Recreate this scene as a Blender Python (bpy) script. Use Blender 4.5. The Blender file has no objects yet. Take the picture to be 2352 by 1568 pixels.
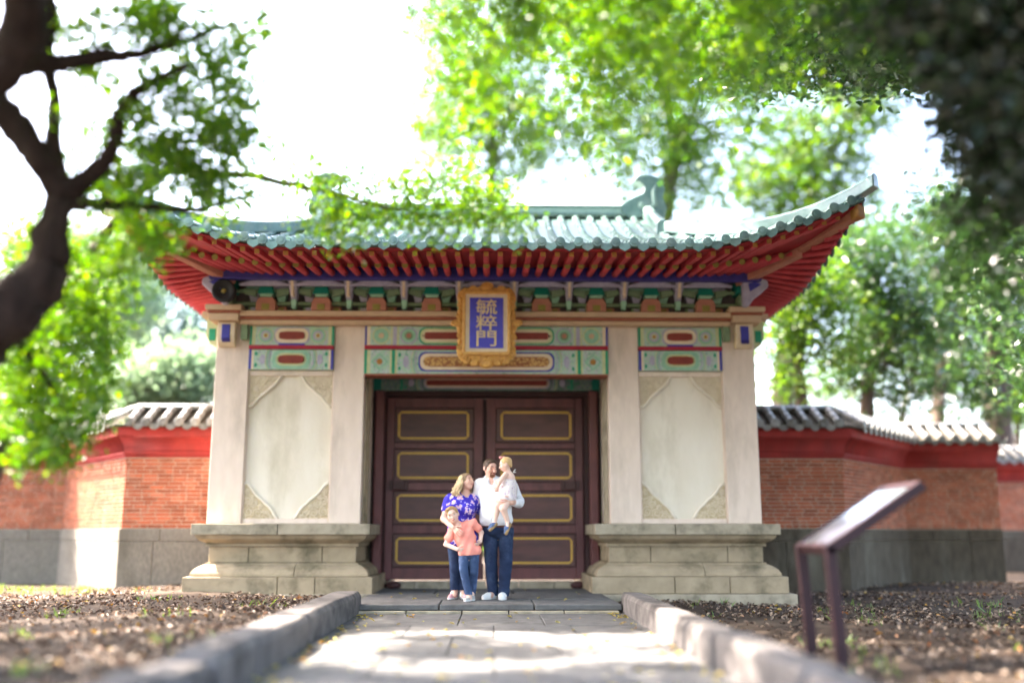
import bpy, bmesh, math, random
import numpy as np
from mathutils import Vector, Matrix

# ------------------------------------------------------------------ camera, sky, sun, exposure
scene = bpy.context.scene
C = scene.collection
PI = math.pi
CAM_H = 0.92                       # low camera, about waist high
PITCH, YAW = math.radians(10.89), math.radians(1.13)
FW = np.array([math.sin(YAW) * math.cos(PITCH), math.cos(YAW) * math.cos(PITCH), math.sin(PITCH)])
RT = np.array([math.cos(YAW), -math.sin(YAW), 0.0])
UP = np.cross(RT, FW)
cam_data = bpy.data.cameras.new('camera')
cam = bpy.data.objects.new('camera', cam_data)
C.objects.link(cam)
cam_data.sensor_width = 36.0
cam_data.lens = 35.0
cam_data.clip_start = 0.05
cam_data.clip_end = 800.0
m = Matrix.Identity(4)
for i in range(3):
    m[i][0], m[i][1], m[i][2] = RT[i], UP[i], -FW[i]
m[0][3], m[1][3], m[2][3] = 0, 0, CAM_H
cam.matrix_world = m
cam_data.dof.use_dof = True
cam_data.dof.focus_distance = 11.7
cam_data.dof.aperture_fstop = 0.25
scene.camera = cam

SUN_TO = Vector((-0.60, 0.20, 0.775)).normalized()      # towards the sun: left, a little behind the gate, high
world = bpy.data.worlds.new('World')
scene.world = world
world.use_nodes = True
wn = world.node_tree
for n in list(wn.nodes):
    wn.nodes.remove(n)
w_out = wn.nodes.new('ShaderNodeOutputWorld')
w_bg = wn.nodes.new('ShaderNodeBackground')
w_sky = wn.nodes.new('ShaderNodeTexSky')
w_sky.sky_type = 'NISHITA'
w_sky.sun_disc = False
w_sky.sun_elevation = math.asin(SUN_TO.z)
w_sky.sun_rotation = math.atan2(SUN_TO.x, SUN_TO.y)
w_sky.air_density = 1.0
w_sky.dust_density = 4.0
w_sky.ozone_density = 1.0
w_bg.inputs['Strength'].default_value = 0.15
wn.links.new(w_sky.outputs[0], w_bg.inputs['Color'])
wn.links.new(w_bg.outputs[0], w_out.inputs['Surface'])
sun_data = bpy.data.lights.new('sun', 'SUN')
sun_data.energy = 3.6
sun_data.angle = math.radians(0.5)
sun_data.color = (1.0, 0.94, 0.85)
sun = bpy.data.objects.new('sun', sun_data)
C.objects.link(sun)
sun.rotation_euler = SUN_TO.to_track_quat('Z', 'Y').to_euler()
sun.location = (-12, 6, 20)
scene.view_settings.view_transform = 'Standard'
scene.view_settings.look = 'None'
scene.view_settings.exposure = 3.78
scene.view_settings.use_white_balance = True          # the camera is balanced for open shade
scene.view_settings.white_balance_temperature = 6900
scene.view_settings.white_balance_tint = 15
scene.view_settings.gamma = 1.0
scene.view_settings.use_curve_mapping = False
scene.render.engine = 'CYCLES'
scene.cycles.use_denoising = True
scene.cycles.max_bounces = 8
scene.cycles.diffuse_bounces = 4
scene.cycles.transmission_bounces = 6
scene.cycles.sample_clamp_indirect = 6.0
scene.cycles.sample_clamp_direct = 0.0

rnd = random.Random(7)
rng = np.random.default_rng(11)


def at(px, py, Y):
    """point of the place seen at (px, py) of the 2352-wide survey picture, at distance Y ahead"""
    d = FW + RT * (px - 1176.0) / 2287.0 - UP * (py - 784.0) / 2287.0
    return np.array([0, 0, CAM_H]) + d * (Y / d[1])


# ------------------------------------------------------------------ materials
MATS = {}


def _new(name):
    ma = bpy.data.materials.new(name)
    ma.use_nodes = True
    nt = ma.node_tree
    for n in list(nt.nodes):
        nt.nodes.remove(n)
    out = nt.nodes.new('ShaderNodeOutputMaterial')
    MATS[name] = ma
    return ma, nt, out


def _ramp(nt, stops, interp='LINEAR'):
    r = nt.nodes.new('ShaderNodeValToRGB')
    r.color_ramp.interpolation = interp
    el = r.color_ramp.elements
    while len(el) < len(stops):
        el.new(0.5)
    for e, (p, c) in zip(el, stops):
        e.position = p
        e.color = (c[0], c[1], c[2], 1)
    return r


def pm(name, c1, c2=None, scale=4.0, rough=0.6, spec=0.4, bump=0.0, bump_scale=60.0, detail=6.0, c3=None, stain=1.2,
       stretch=None, random_by=None, metallic=0.0, coat=0.0):
    """weathered principled surface: two colours mixed by noise, a third in large stains, fine relief;
    random_by 'object' / 'island' varies the brightness piece by piece"""
    ma, nt, out = _new(name)
    N, L = nt.nodes, nt.links
    b = N.new('ShaderNodeBsdfPrincipled')
    b.inputs['Roughness'].default_value = rough
    b.inputs['Specular IOR Level'].default_value = spec
    b.inputs['Metallic'].default_value = metallic
    b.inputs['Coat Weight'].default_value = coat
    b.inputs['Coat Roughness'].default_value = 0.12
    tc = N.new('ShaderNodeTexCoord')
    mp = N.new('ShaderNodeMapping')
    L.new(tc.outputs['Object'], mp.inputs['Vector'])
    if stretch:
        mp.inputs['Scale'].default_value = stretch
    c2 = c2 or tuple(v * 0.8 for v in c1)
    n1 = N.new('ShaderNodeTexNoise')
    n1.inputs['Scale'].default_value = scale
    n1.inputs['Detail'].default_value = detail
    L.new(mp.outputs[0], n1.inputs['Vector'])
    r = _ramp(nt, [(0.32, c1), (0.68, c2)])
    L.new(n1.outputs['Fac'], r.inputs[0])
    col = r.outputs[0]
    if c3:
        n2 = N.new('ShaderNodeTexNoise')
        n2.inputs['Scale'].default_value = stain
        n2.inputs['Detail'].default_value = 5
        n2.inputs['Roughness'].default_value = 0.65
        L.new(mp.outputs[0], n2.inputs['Vector'])
        rr = _ramp(nt, [(0.5, (0, 0, 0)), (0.72, (1, 1, 1))])
        L.new(n2.outputs['Fac'], rr.inputs[0])
        mx = N.new('ShaderNodeMix')
        mx.data_type = 'RGBA'
        L.new(rr.outputs[0], mx.inputs[0])
        L.new(col, mx.inputs[6])
        mx.inputs[7].default_value = (*c3, 1)
        col = mx.outputs[2]
    if random_by:
        if random_by == 'object':
            oi = N.new('ShaderNodeObjectInfo')
            rv = oi.outputs['Random']
        else:
            gi = N.new('ShaderNodeNewGeometry')
            rv = gi.outputs['Random Per Island']
        hs = N.new('ShaderNodeHueSaturation')
        mr = N.new('ShaderNodeMapRange')
        mr.inputs[3].default_value = 0.68
        mr.inputs[4].default_value = 1.28
        L.new(rv, mr.inputs[0])
        L.new(mr.outputs[0], hs.inputs['Value'])
        L.new(col, hs.inputs['Color'])
        col = hs.outputs[0]
    L.new(col, b.inputs['Base Color'])
    if bump:
        nb = N.new('ShaderNodeTexNoise')
        nb.inputs['Scale'].default_value = bump_scale
        nb.inputs['Detail'].default_value = 4
        L.new(mp.outputs[0], nb.inputs['Vector'])
        bp = N.new('ShaderNodeBump')
        bp.inputs['Strength'].default_value = bump
        bp.inputs['Distance'].default_value = 0.01
        L.new(nb.outputs['Fac'], bp.inputs['Height'])
        L.new(bp.outputs[0], b.inputs['Normal'])
    L.new(b.outputs[0], out.inputs['Surface'])
    return ma


def leaf_mat(name, stops, trans=0.45, rough=0.4, gloss=0.06):
    """thin leaf: diffuse + light coming through + a little gloss, colour picked leaf by leaf"""
    ma, nt, out = _new(name)
    N, L = nt.nodes, nt.links
    gi = N.new('ShaderNodeNewGeometry')
    r = _ramp(nt, stops)
    L.new(gi.outputs['Random Per Island'], r.inputs[0])
    d = N.new('ShaderNodeBsdfDiffuse')
    t = N.new('ShaderNodeBsdfTranslucent')
    g = N.new('ShaderNodeBsdfGlossy')
    g.inputs['Roughness'].default_value = rough
    hs = N.new('ShaderNodeHueSaturation')
    hs.inputs['Hue'].default_value = 0.485
    hs.inputs['Saturation'].default_value = 1.15
    hs.inputs['Value'].default_value = 1.9
    L.new(r.outputs[0], d.inputs['Color'])
    L.new(r.outputs[0], hs.inputs['Color'])
    L.new(hs.outputs[0], t.inputs['Color'])
    m1 = N.new('ShaderNodeMixShader')
    m1.inputs[0].default_value = trans
    L.new(d.outputs[0], m1.inputs[1])
    L.new(t.outputs[0], m1.inputs[2])
    m2 = N.new('ShaderNodeMixShader')
    m2.inputs[0].default_value = gloss
    L.new(m1.outputs[0], m2.inputs[1])
    L.new(g.outputs[0], m2.inputs[2])
    L.new(m2.outputs[0], out.inputs['Surface'])
    return ma


def pattern_mat(name, stops, scale, rough=0.6, kind='VORONOI', stretch=(1, 1, 1), feature='F1', interp='CONSTANT', distort=0.0, crease=0.0):
    ma, nt, out = _new(name)
    N, L = nt.nodes, nt.links
    b = N.new('ShaderNodeBsdfPrincipled')
    b.inputs['Roughness'].default_value = rough
    b.inputs['Specular IOR Level'].default_value = 0.25
    tc = N.new('ShaderNodeTexCoord')
    mp = N.new('ShaderNodeMapping')
    mp.inputs['Scale'].default_value = stretch
    L.new(tc.outputs['Object'], mp.inputs['Vector'])
    vec = mp.outputs[0]
    if distort:
        nz = N.new('ShaderNodeTexNoise')
        nz.inputs['Scale'].default_value = scale * 1.5
        L.new(vec, nz.inputs['Vector'])
        ad = N.new('ShaderNodeVectorMath')
        ad.operation = 'MULTIPLY_ADD'
        L.new(nz.outputs['Color'], ad.inputs[0])
        ad.inputs[1].default_value = (distort,) * 3
        L.new(vec, ad.inputs[2])
        vec = ad.outputs[0]
    if kind == 'VORONOI':
        t = N.new('ShaderNodeTexVoronoi')
        t.feature = feature
        t.inputs['Scale'].default_value = scale
        L.new(vec, t.inputs['Vector'])
        o = t.outputs['Distance']
    elif kind == 'WAVE':
        t = N.new('ShaderNodeTexWave')
        t.inputs['Scale'].default_value = scale
        L.new(vec, t.inputs['Vector'])
        o = t.outputs['Fac']
    else:
        t = N.new('ShaderNodeTexNoise')
        t.inputs['Scale'].default_value = scale
        L.new(vec, t.inputs['Vector'])
        o = t.outputs['Fac']
    if crease:                                        # soft creases in the cloth
        nc = N.new('ShaderNodeTexNoise')
        nc.inputs['Scale'].default_value = 9
        nc.inputs['Detail'].default_value = 3
        nc.inputs['Distortion'].default_value = 1.2
        L.new(tc.outputs['Object'], nc.inputs['Vector'])
        bp = N.new('ShaderNodeBump')
        bp.inputs['Strength'].default_value = crease
        bp.inputs['Distance'].default_value = 0.03
        L.new(nc.outputs['Fac'], bp.inputs['Height'])
        L.new(bp.outputs[0], b.inputs['Normal'])
    r = _ramp(nt, stops, interp)
    L.new(o, r.inputs[0])
    L.new(r.outputs[0], b.inputs['Base Color'])
    L.new(b.outputs[0], out.inputs['Surface'])
    return ma


M = {}
M['stone_pink'] = pm('pale pink dressed granite', (0.75, 0.615, 0.515), (0.68, 0.55, 0.455), 9, 0.75, 0.25, 0.25, 140, c3=(0.52, 0.42, 0.34), stain=2.4, stretch=(1, 1, .3))
M['stone_panel'] = pm('washed cement panel', (0.78, 0.705, 0.59), (0.70, 0.615, 0.49), 3, 0.8, 0.2, 0.35, 60, c3=(0.56, 0.49, 0.37), stain=1.8, stretch=(1, 1, .35))
M['carving_ground'] = pm('darker ochre ground of the carving', (0.56, 0.45, 0.30), (0.46, 0.36, 0.23), 14, 0.85, 0.2, 0.4, 120)  # ground a step darker than the raised scrolls
M['carving'] = pm('ochre washed stone carving', (0.68, 0.58, 0.43), (0.60, 0.50, 0.355), 14, 0.8, 0.2, 0.4, 120)
M['stone_base'] = pm('weathered tan sandstone', (0.40, 0.315, 0.21), (0.30, 0.235, 0.155), 5, 0.85, 0.2, 0.5, 110, c3=(0.135, 0.112, 0.07), stain=2.2)
M['stone_cap'] = pm('grey green weathered coping stone', (0.40, 0.34, 0.25), (0.31, 0.262, 0.19), 6, 0.85, 0.2, 0.5, 110, c3=(0.16, 0.14, 0.10), stain=3)
M['stone_dark'] = pm('dark recessed stone', (0.10, 0.09, 0.07), (0.07, 0.06, 0.05), 8, 0.9, 0.1)  # dark tone for pedestal core, joint line and coping bed
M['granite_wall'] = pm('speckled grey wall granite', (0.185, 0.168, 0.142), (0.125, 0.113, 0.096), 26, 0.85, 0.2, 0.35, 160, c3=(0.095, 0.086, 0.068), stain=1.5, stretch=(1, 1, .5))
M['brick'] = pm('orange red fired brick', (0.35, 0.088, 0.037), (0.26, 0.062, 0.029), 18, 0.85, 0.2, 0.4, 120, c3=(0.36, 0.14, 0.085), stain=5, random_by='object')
M['granite_dark'] = pm('grimy wall granite darkened for shade', (0.092, 0.074, 0.054), (0.056, 0.045, 0.033), 12, 0.9, 0.15, 0.35, 160, c3=(0.14, 0.127, 0.098), stain=1.3, stretch=(1, 1, .35))  # grime plus the shade on this side, both put into the granite colour
M['brick_stuff'] = pm('orange red fired brick joined', (0.35, 0.088, 0.037), (0.26, 0.062, 0.029), 18, 0.85, 0.2, 0.4, 120, c3=(0.36, 0.14, 0.085), stain=5, random_by='island')
M['mortar'] = pm('pale lime mortar', (0.50, 0.42, 0.34), (0.36, 0.30, 0.235), 14, 0.95, 0.1, c3=(0.22, 0.19, 0.14), stain=1.5)
M['wall_red'] = pm('brick red limewash', (0.34, 0.04, 0.034), (0.26, 0.03, 0.027), 5, 0.78, 0.22, 0.25, 60, c3=(0.20, 0.035, 0.03), stain=2.2, stretch=(1, 1, .5))
M['grey_tile'] = pm('silver grey barrel tile', (0.22, 0.22, 0.21), (0.13, 0.13, 0.12), 12, 0.42, 0.5, 0.3, 50, c3=(0.12, 0.11, 0.08), stain=6, random_by='object')
M['glaze'] = pm('blue green glazed tile', (0.19, 0.30, 0.275), (0.11, 0.20, 0.18), 5, 0.22, 0.6, 0.15, 40, c3=(0.25, 0.32, 0.28), stain=3, coat=0.4, random_by='object')
M['glaze_dark'] = pm('blue green glazed pan tile', (0.12, 0.21, 0.19), (0.08, 0.15, 0.14), 10, 0.35, 0.5)
M['red_paint'] = pm('vermilion eave paint', (0.58, 0.08, 0.09), (0.48, 0.055, 0.07), 6, 0.6, 0.3, 0.1, 60)
M['red_dark'] = pm('crimson eave board paint', (0.36, 0.03, 0.035), (0.28, 0.022, 0.028), 6, 0.65, 0.3, 0.1, 60)
M['rafter_yellow'] = pm('ochre yellow rafter end', (0.42, 0.20, 0.05), (0.34, 0.15, 0.04), 20, 0.6, 0.3)
M['rafter_olive'] = pm('olive yellow rafter end', (0.30, 0.26, 0.06), (0.22, 0.19, 0.05), 20, 0.6, 0.3)
M['navy'] = pm('deep navy purlin paint', (0.05, 0.04, 0.24), (0.035, 0.03, 0.16), 7, 0.6, 0.3)
M['blue'] = pm('ultramarine paint', (0.06, 0.06, 0.36), (0.05, 0.05, 0.28), 12, 0.6, 0.3)
M['lav'] = pm('lavender grey paint', (0.44, 0.42, 0.52), (0.34, 0.32, 0.42), 12, 0.65, 0.3)
M['mint'] = pm('mint green paint', (0.30, 0.54, 0.38), (0.24, 0.45, 0.31), 14, 0.65, 0.3)
M['sage'] = pm('sage green bracket paint', (0.22, 0.31, 0.18), (0.16, 0.24, 0.14), 14, 0.7, 0.3)
M['teal'] = pm('deep viridian paint', (0.0, 0.20, 0.14), (0.0, 0.15, 0.11), 14, 0.6, 0.3)
M['green'] = pm('emerald band paint', (0.02, 0.32, 0.17), (0.02, 0.25, 0.14), 14, 0.6, 0.3)
M['cream'] = pm('cream paint', (0.76, 0.63, 0.45), (0.68, 0.55, 0.38), 10, 0.65, 0.3)
M['butter'] = pm('pale yellow green paint', (0.56, 0.58, 0.32), (0.46, 0.50, 0.28), 14, 0.65, 0.3)
M['terracotta'] = pm('dusty terracotta paint', (0.46, 0.20, 0.13), (0.39, 0.16, 0.11), 10, 0.7, 0.3)
M['maroon'] = pm('brick maroon cartouche paint', (0.27, 0.05, 0.035), (0.21, 0.04, 0.03), 10, 0.6, 0.3)
M['brown_line'] = pm('red brown moulding paint', (0.36, 0.12, 0.07), (0.29, 0.09, 0.055), 10, 0.65, 0.3)
M['cornice_cream'] = pm('warm cream cornice', (0.62, 0.45, 0.29), (0.54, 0.38, 0.25), 8, 0.7, 0.3, 0.1, 60)
M['dark_board'] = pm('dark painted board between brackets', (0.15, 0.115, 0.11), (0.09, 0.075, 0.075), 9, 0.8, 0.2)
M['crimson'] = pm('crimson strip paint', (0.40, 0.025, 0.045), (0.33, 0.02, 0.04), 10, 0.6, 0.3)
M['swirl'] = pattern_mat('painted cloud scroll pattern', [(0.0, (0.58, 0.57, 0.38)), (0.22, (0.30, 0.54, 0.39)), (0.42, (0.40, 0.57, 0.46)), (0.58, (0.50, 0.48, 0.52)), (0.74, (0.22, 0.42, 0.30))], 26, 0.65, distort=.03)
M['swirl_dark'] = pattern_mat('painted scroll pattern darkened for passage shade', [(0.0, (0.30, 0.32, 0.2)), (0.25, (0.1, 0.25, 0.17)), (0.45, (0.20, 0.18, 0.24)), (0.6, (0.08, 0.2, 0.14))], 24, 0.65)  # darker copy of the scroll colours, passage shade put into the paint
M['gold_scroll'] = pattern_mat('gold scroll on brown ground', [(0.0, (0.62, 0.40, 0.14)), (0.35, (0.55, 0.30, 0.10)), (0.55, (0.30, 0.12, 0.05))], 30, 0.5, distort=.03)
M['gold'] = pm('old gold leaf', (0.74, 0.42, 0.11), (0.60, 0.29, 0.07), 18, 0.42, 0.5, 0.3, 50)
M['gold_pale'] = pm('pale gold lettering', (0.78, 0.62, 0.34), (0.70, 0.54, 0.28), 18, 0.5, 0.4)
M['plaque_blue'] = pm('royal blue lacquer', (0.075, 0.07, 0.56), (0.065, 0.06, 0.48), 10, 0.4, 0.4)
M['door'] = pm('oxblood door paint', (0.15, 0.044, 0.043), (0.095, 0.03, 0.03), 9, 0.45, 0.4, 0.25, 40, stretch=(1, 1, .3))
M['door_panel'] = pm('brown door panel paint', (0.125, 0.046, 0.040), (0.075, 0.031, 0.028), 9, 0.42, 0.4, 0.25, 40, stretch=(.3, 1, 1))
M['door_dark'] = pm('dark door frame paint', (0.05, 0.02, 0.019), (0.035, 0.015, 0.015), 7, 0.6, 0.3)
M['door_gold'] = pm('gold line paint', (0.74, 0.44, 0.06), (0.66, 0.38, 0.05), 20, 0.5, 0.4)
M['iron'] = pm('dark oxblood iron fitting', (0.07, 0.022, 0.02), (0.05, 0.017, 0.016), 20, 0.5, 0.4)
M['soil'] = pm('dry brown soil', (0.055, 0.040, 0.030), (0.034, 0.025, 0.019), 6, 0.95, 0.1, 0.8, 30, c3=(0.085, 0.066, 0.05), stain=1.2)
M['slab'] = pm('grey paving stone', (0.13, 0.128, 0.125), (0.092, 0.09, 0.088), 8, 0.85, 0.25, 0.4, 90, c3=(0.065, 0.063, 0.06), stain=2.0)
M['bed'] = pm('dark joint filling', (0.05, 0.045, 0.04), (0.035, 0.03, 0.028), 8, 0.95, 0.1)
M['kerb'] = pm('worn grey kerb concrete', (0.15, 0.135, 0.127), (0.09, 0.081, 0.078), 7, 0.88, 0.2, 0.6, 80, c3=(0.04, 0.036, 0.034), stain=2.5)
M['sign_steel'] = pm('plum brown powder coated steel', (0.030, 0.0105, 0.0125), (0.022, 0.008, 0.0095), 30, 0.5, 0.25, 0.1, 200)
M['sign_face'] = pm('glossy grey blue printed face', (0.12, 0.125, 0.165), (0.08, 0.085, 0.12), 14, 0.12, 0.6, coat=0.8)
M['speaker'] = pm('black loudspeaker plastic', (0.02, 0.02, 0.022), (0.012, 0.012, 0.014), 30, 0.6, 0.3)
M['bark'] = pm('dark brown bark', (0.034, 0.021, 0.016), (0.015, 0.0095, 0.0075), 9, 0.9, 0.15, 1.0, 26, stretch=(1, 1, .4), c3=(0.05, 0.035, 0.028), stain=4)
M['bark_grey'] = pm('grey brown bark', (0.12, 0.09, 0.07), (0.07, 0.052, 0.04), 9, 0.9, 0.15, 1.0, 26, stretch=(1, 1, .4))
G = lambda *a: a
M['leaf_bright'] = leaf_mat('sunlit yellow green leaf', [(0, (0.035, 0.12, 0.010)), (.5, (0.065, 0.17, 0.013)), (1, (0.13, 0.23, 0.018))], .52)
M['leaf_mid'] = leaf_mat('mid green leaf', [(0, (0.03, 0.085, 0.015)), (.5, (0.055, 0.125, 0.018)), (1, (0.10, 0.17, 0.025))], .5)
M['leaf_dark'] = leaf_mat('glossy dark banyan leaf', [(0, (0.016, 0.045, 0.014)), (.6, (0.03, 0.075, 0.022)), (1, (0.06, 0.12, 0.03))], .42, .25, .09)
M['leaf_black'] = leaf_mat('banyan leaf darkened for dense shade', [(0, (0.004, 0.011, 0.004)), (.6, (0.009, 0.022, 0.008)), (1, (0.02, 0.04, 0.012))], .2, .3, .08)  # dense shade of the near boughs put into the leaf colour
M['leaf_pale'] = leaf_mat('green leaf paled for haze', [(0, (0.11, 0.18, 0.11)), (.5, (0.16, 0.24, 0.15)), (1, (0.22, 0.30, 0.17))], .45)  # haze and glare over far trees put into the leaf colour
M['leaf_blue'] = leaf_mat('green leaf tinted for blue haze', [(0, (0.08, 0.15, 0.12)), (.5, (0.11, 0.19, 0.15)), (1, (0.16, 0.23, 0.17))], .4)  # bluish distance haze put into the leaf colour
M['litter'] = leaf_mat('dry fallen leaf', [(0, (0.03, 0.019, 0.014)), (.35, (0.07, 0.046, 0.033)), (.65, (0.16, 0.115, 0.082)), (.94, (0.34, 0.265, 0.20)), (.975, (0.30, 0.12, 0.04)), (1, (0.36, 0.26, 0.06))], .10, .5, .04)
M['litter_yellow'] = leaf_mat('yellow fallen leaf', [(0, (0.40, 0.30, 0.06)), (.5, (0.36, 0.34, 0.10)), (1, (0.34, 0.16, 0.05))], .15)
M['grass'] = leaf_mat('short green grass blade', [(0, (0.06, 0.14, 0.02)), (1, (0.14, 0.22, 0.04))], .4)
# people
M['skin'] = pm('fair skin', (0.71, 0.43, 0.335), (0.66, 0.37, 0.28), 12, 0.5, 0.35)
M['skin_kid'] = pm('pale child skin', (0.75, 0.51, 0.41), (0.71, 0.45, 0.36), 12, 0.5, 0.35)
M['shirt'] = pattern_mat('white shirt cloth with fine stripe', [(0.0, (0.60, 0.61, 0.68)), (0.06, (0.78, 0.78, 0.80)), (.12, (0.80, 0.80, 0.81))], 22, 0.8, 'WAVE', crease=.55)
M['denim'] = pm('dark blue denim', (0.014, 0.022, 0.050), (0.024, 0.040, 0.088), 5, 0.85, 0.15, 0.9, 14, c3=(0.055, 0.085, 0.15), stain=3.2)
M['denim_mid'] = pm('mid blue denim', (0.03, 0.05, 0.105), (0.05, 0.085, 0.17), 5, 0.85, 0.15, 0.9, 14, c3=(0.15, 0.22, 0.40), stain=3.6)
M['floral'] = pattern_mat('royal blue cloth printed with pink and white flowers', [(0.0, (0.75, 0.70, 0.74)), (0.20, (0.66, 0.18, 0.32)), (0.29, (0.66, 0.58, 0.76)), (.41, (0.045, 0.03, 0.40)), (.9, (0.04, 0.025, 0.34))], 13, 0.75, distort=.14, crease=.5)
M['coral'] = pm('coral jersey', (0.89, 0.335, 0.265), (0.86, 0.295, 0.23), 9, 0.85, 0.2, 1.0, 11, detail=3)
M['dress'] = pattern_mat('pale cotton printed with small pink sprigs', [(0.0, (0.48, 0.18, 0.26)), (0.18, (0.44, 0.36, 0.52)), (0.30, (0.68, 0.60, 0.58)), (.7, (0.72, 0.66, 0.62))], 42, 0.8, distort=.03, crease=.5)
M['white_shoe'] = pm('white canvas shoe', (0.74, 0.73, 0.72), (0.64, 0.63, 0.62), 20, 0.7, 0.3)
M['pink_shoe'] = pm('pink canvas shoe', (0.66, 0.34, 0.36), (0.58, 0.28, 0.30), 20, 0.7, 0.3)
M['grey_shoe'] = pm('grey canvas shoe', (0.40, 0.38, 0.36), (0.33, 0.31, 0.30), 20, 0.7, 0.3)
M['navy_shoe'] = pm('slate blue suede shoe', (0.10, 0.15, 0.28), (0.08, 0.12, 0.22), 20, 0.8, 0.2)
M['tan_sole'] = pm('tan shoe sole', (0.34, 0.22, 0.11), (0.28, 0.18, 0.09), 20, 0.8, 0.2)
M['belt'] = pm('brown leather belt', (0.13, 0.045, 0.025), (0.10, 0.035, 0.02), 20, 0.5, 0.4)
M['hair_brown'] = pm('short brown hair', (0.085, 0.045, 0.025), (0.055, 0.03, 0.018), 40, 0.55, 0.4, 0.6, 90, stretch=(1, 1, .3))
M['beard'] = pm('ginger brown beard', (0.24, 0.10, 0.05), (0.18, 0.075, 0.04), 40, 0.7, 0.3, 0.5, 120)
M['hair_blonde'] = pm('wavy dark blonde hair', (0.74, 0.57, 0.33), (0.36, 0.235, 0.12), 22, 0.5, 0.4, 0.5, 80, stretch=(1, 1, .25), random_by='island')
M['hair_root'] = pm('brown hair roots', (0.36, 0.235, 0.13), (0.17, 0.10, 0.06), 25, 0.5, 0.4, 0.5, 80)
M['hair_boy'] = pm('light brown boy hair', (0.46, 0.28, 0.12), (0.32, 0.19, 0.08), 30, 0.55, 0.4, 0.5, 90)
M['hair_baby'] = pm('strawberry blonde hair', (0.66, 0.43, 0.20), (0.55, 0.34, 0.15), 30, 0.55, 0.4, 0.4, 90)
M['eye_dark'] = pm('dark eye', (0.03, 0.025, 0.03), None, 5, 0.25, 0.5)
M['eye_white'] = pm('eye white', (0.70, 0.68, 0.66), None, 5, 0.3, 0.5)
M['lip'] = pm('lip', (0.50, 0.17, 0.15), None, 5, 0.5, 0.4)
M['bow'] = pm('pink ribbon', (0.72, 0.30, 0.30), None, 5, 0.6, 0.4)
M['ribbon'] = pm('white ribbon', (0.75, 0.72, 0.70), None, 5, 0.6, 0.4)


# ------------------------------------------------------------------ objects and meshes
def wloc(o):
    v = Vector((0, 0, 0))
    while o:
        v += o.location
        o = o.parent
    return v


def thing(name, label, cat, loc=(0, 0, 0), group=None):
    o = bpy.data.objects.new(name, None)
    C.objects.link(o)
    o.location = loc
    o.empty_display_size = 0.1
    o['label'] = label
    o['category'] = cat
    if group:
        o['group'] = group
    return o


def tag(o, label=None, cat=None, group=None, kind=None):
    for k, v in (('label', label), ('category', cat), ('group', group), ('kind', kind)):
        if v:
            o[k] = v
    return o


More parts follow.
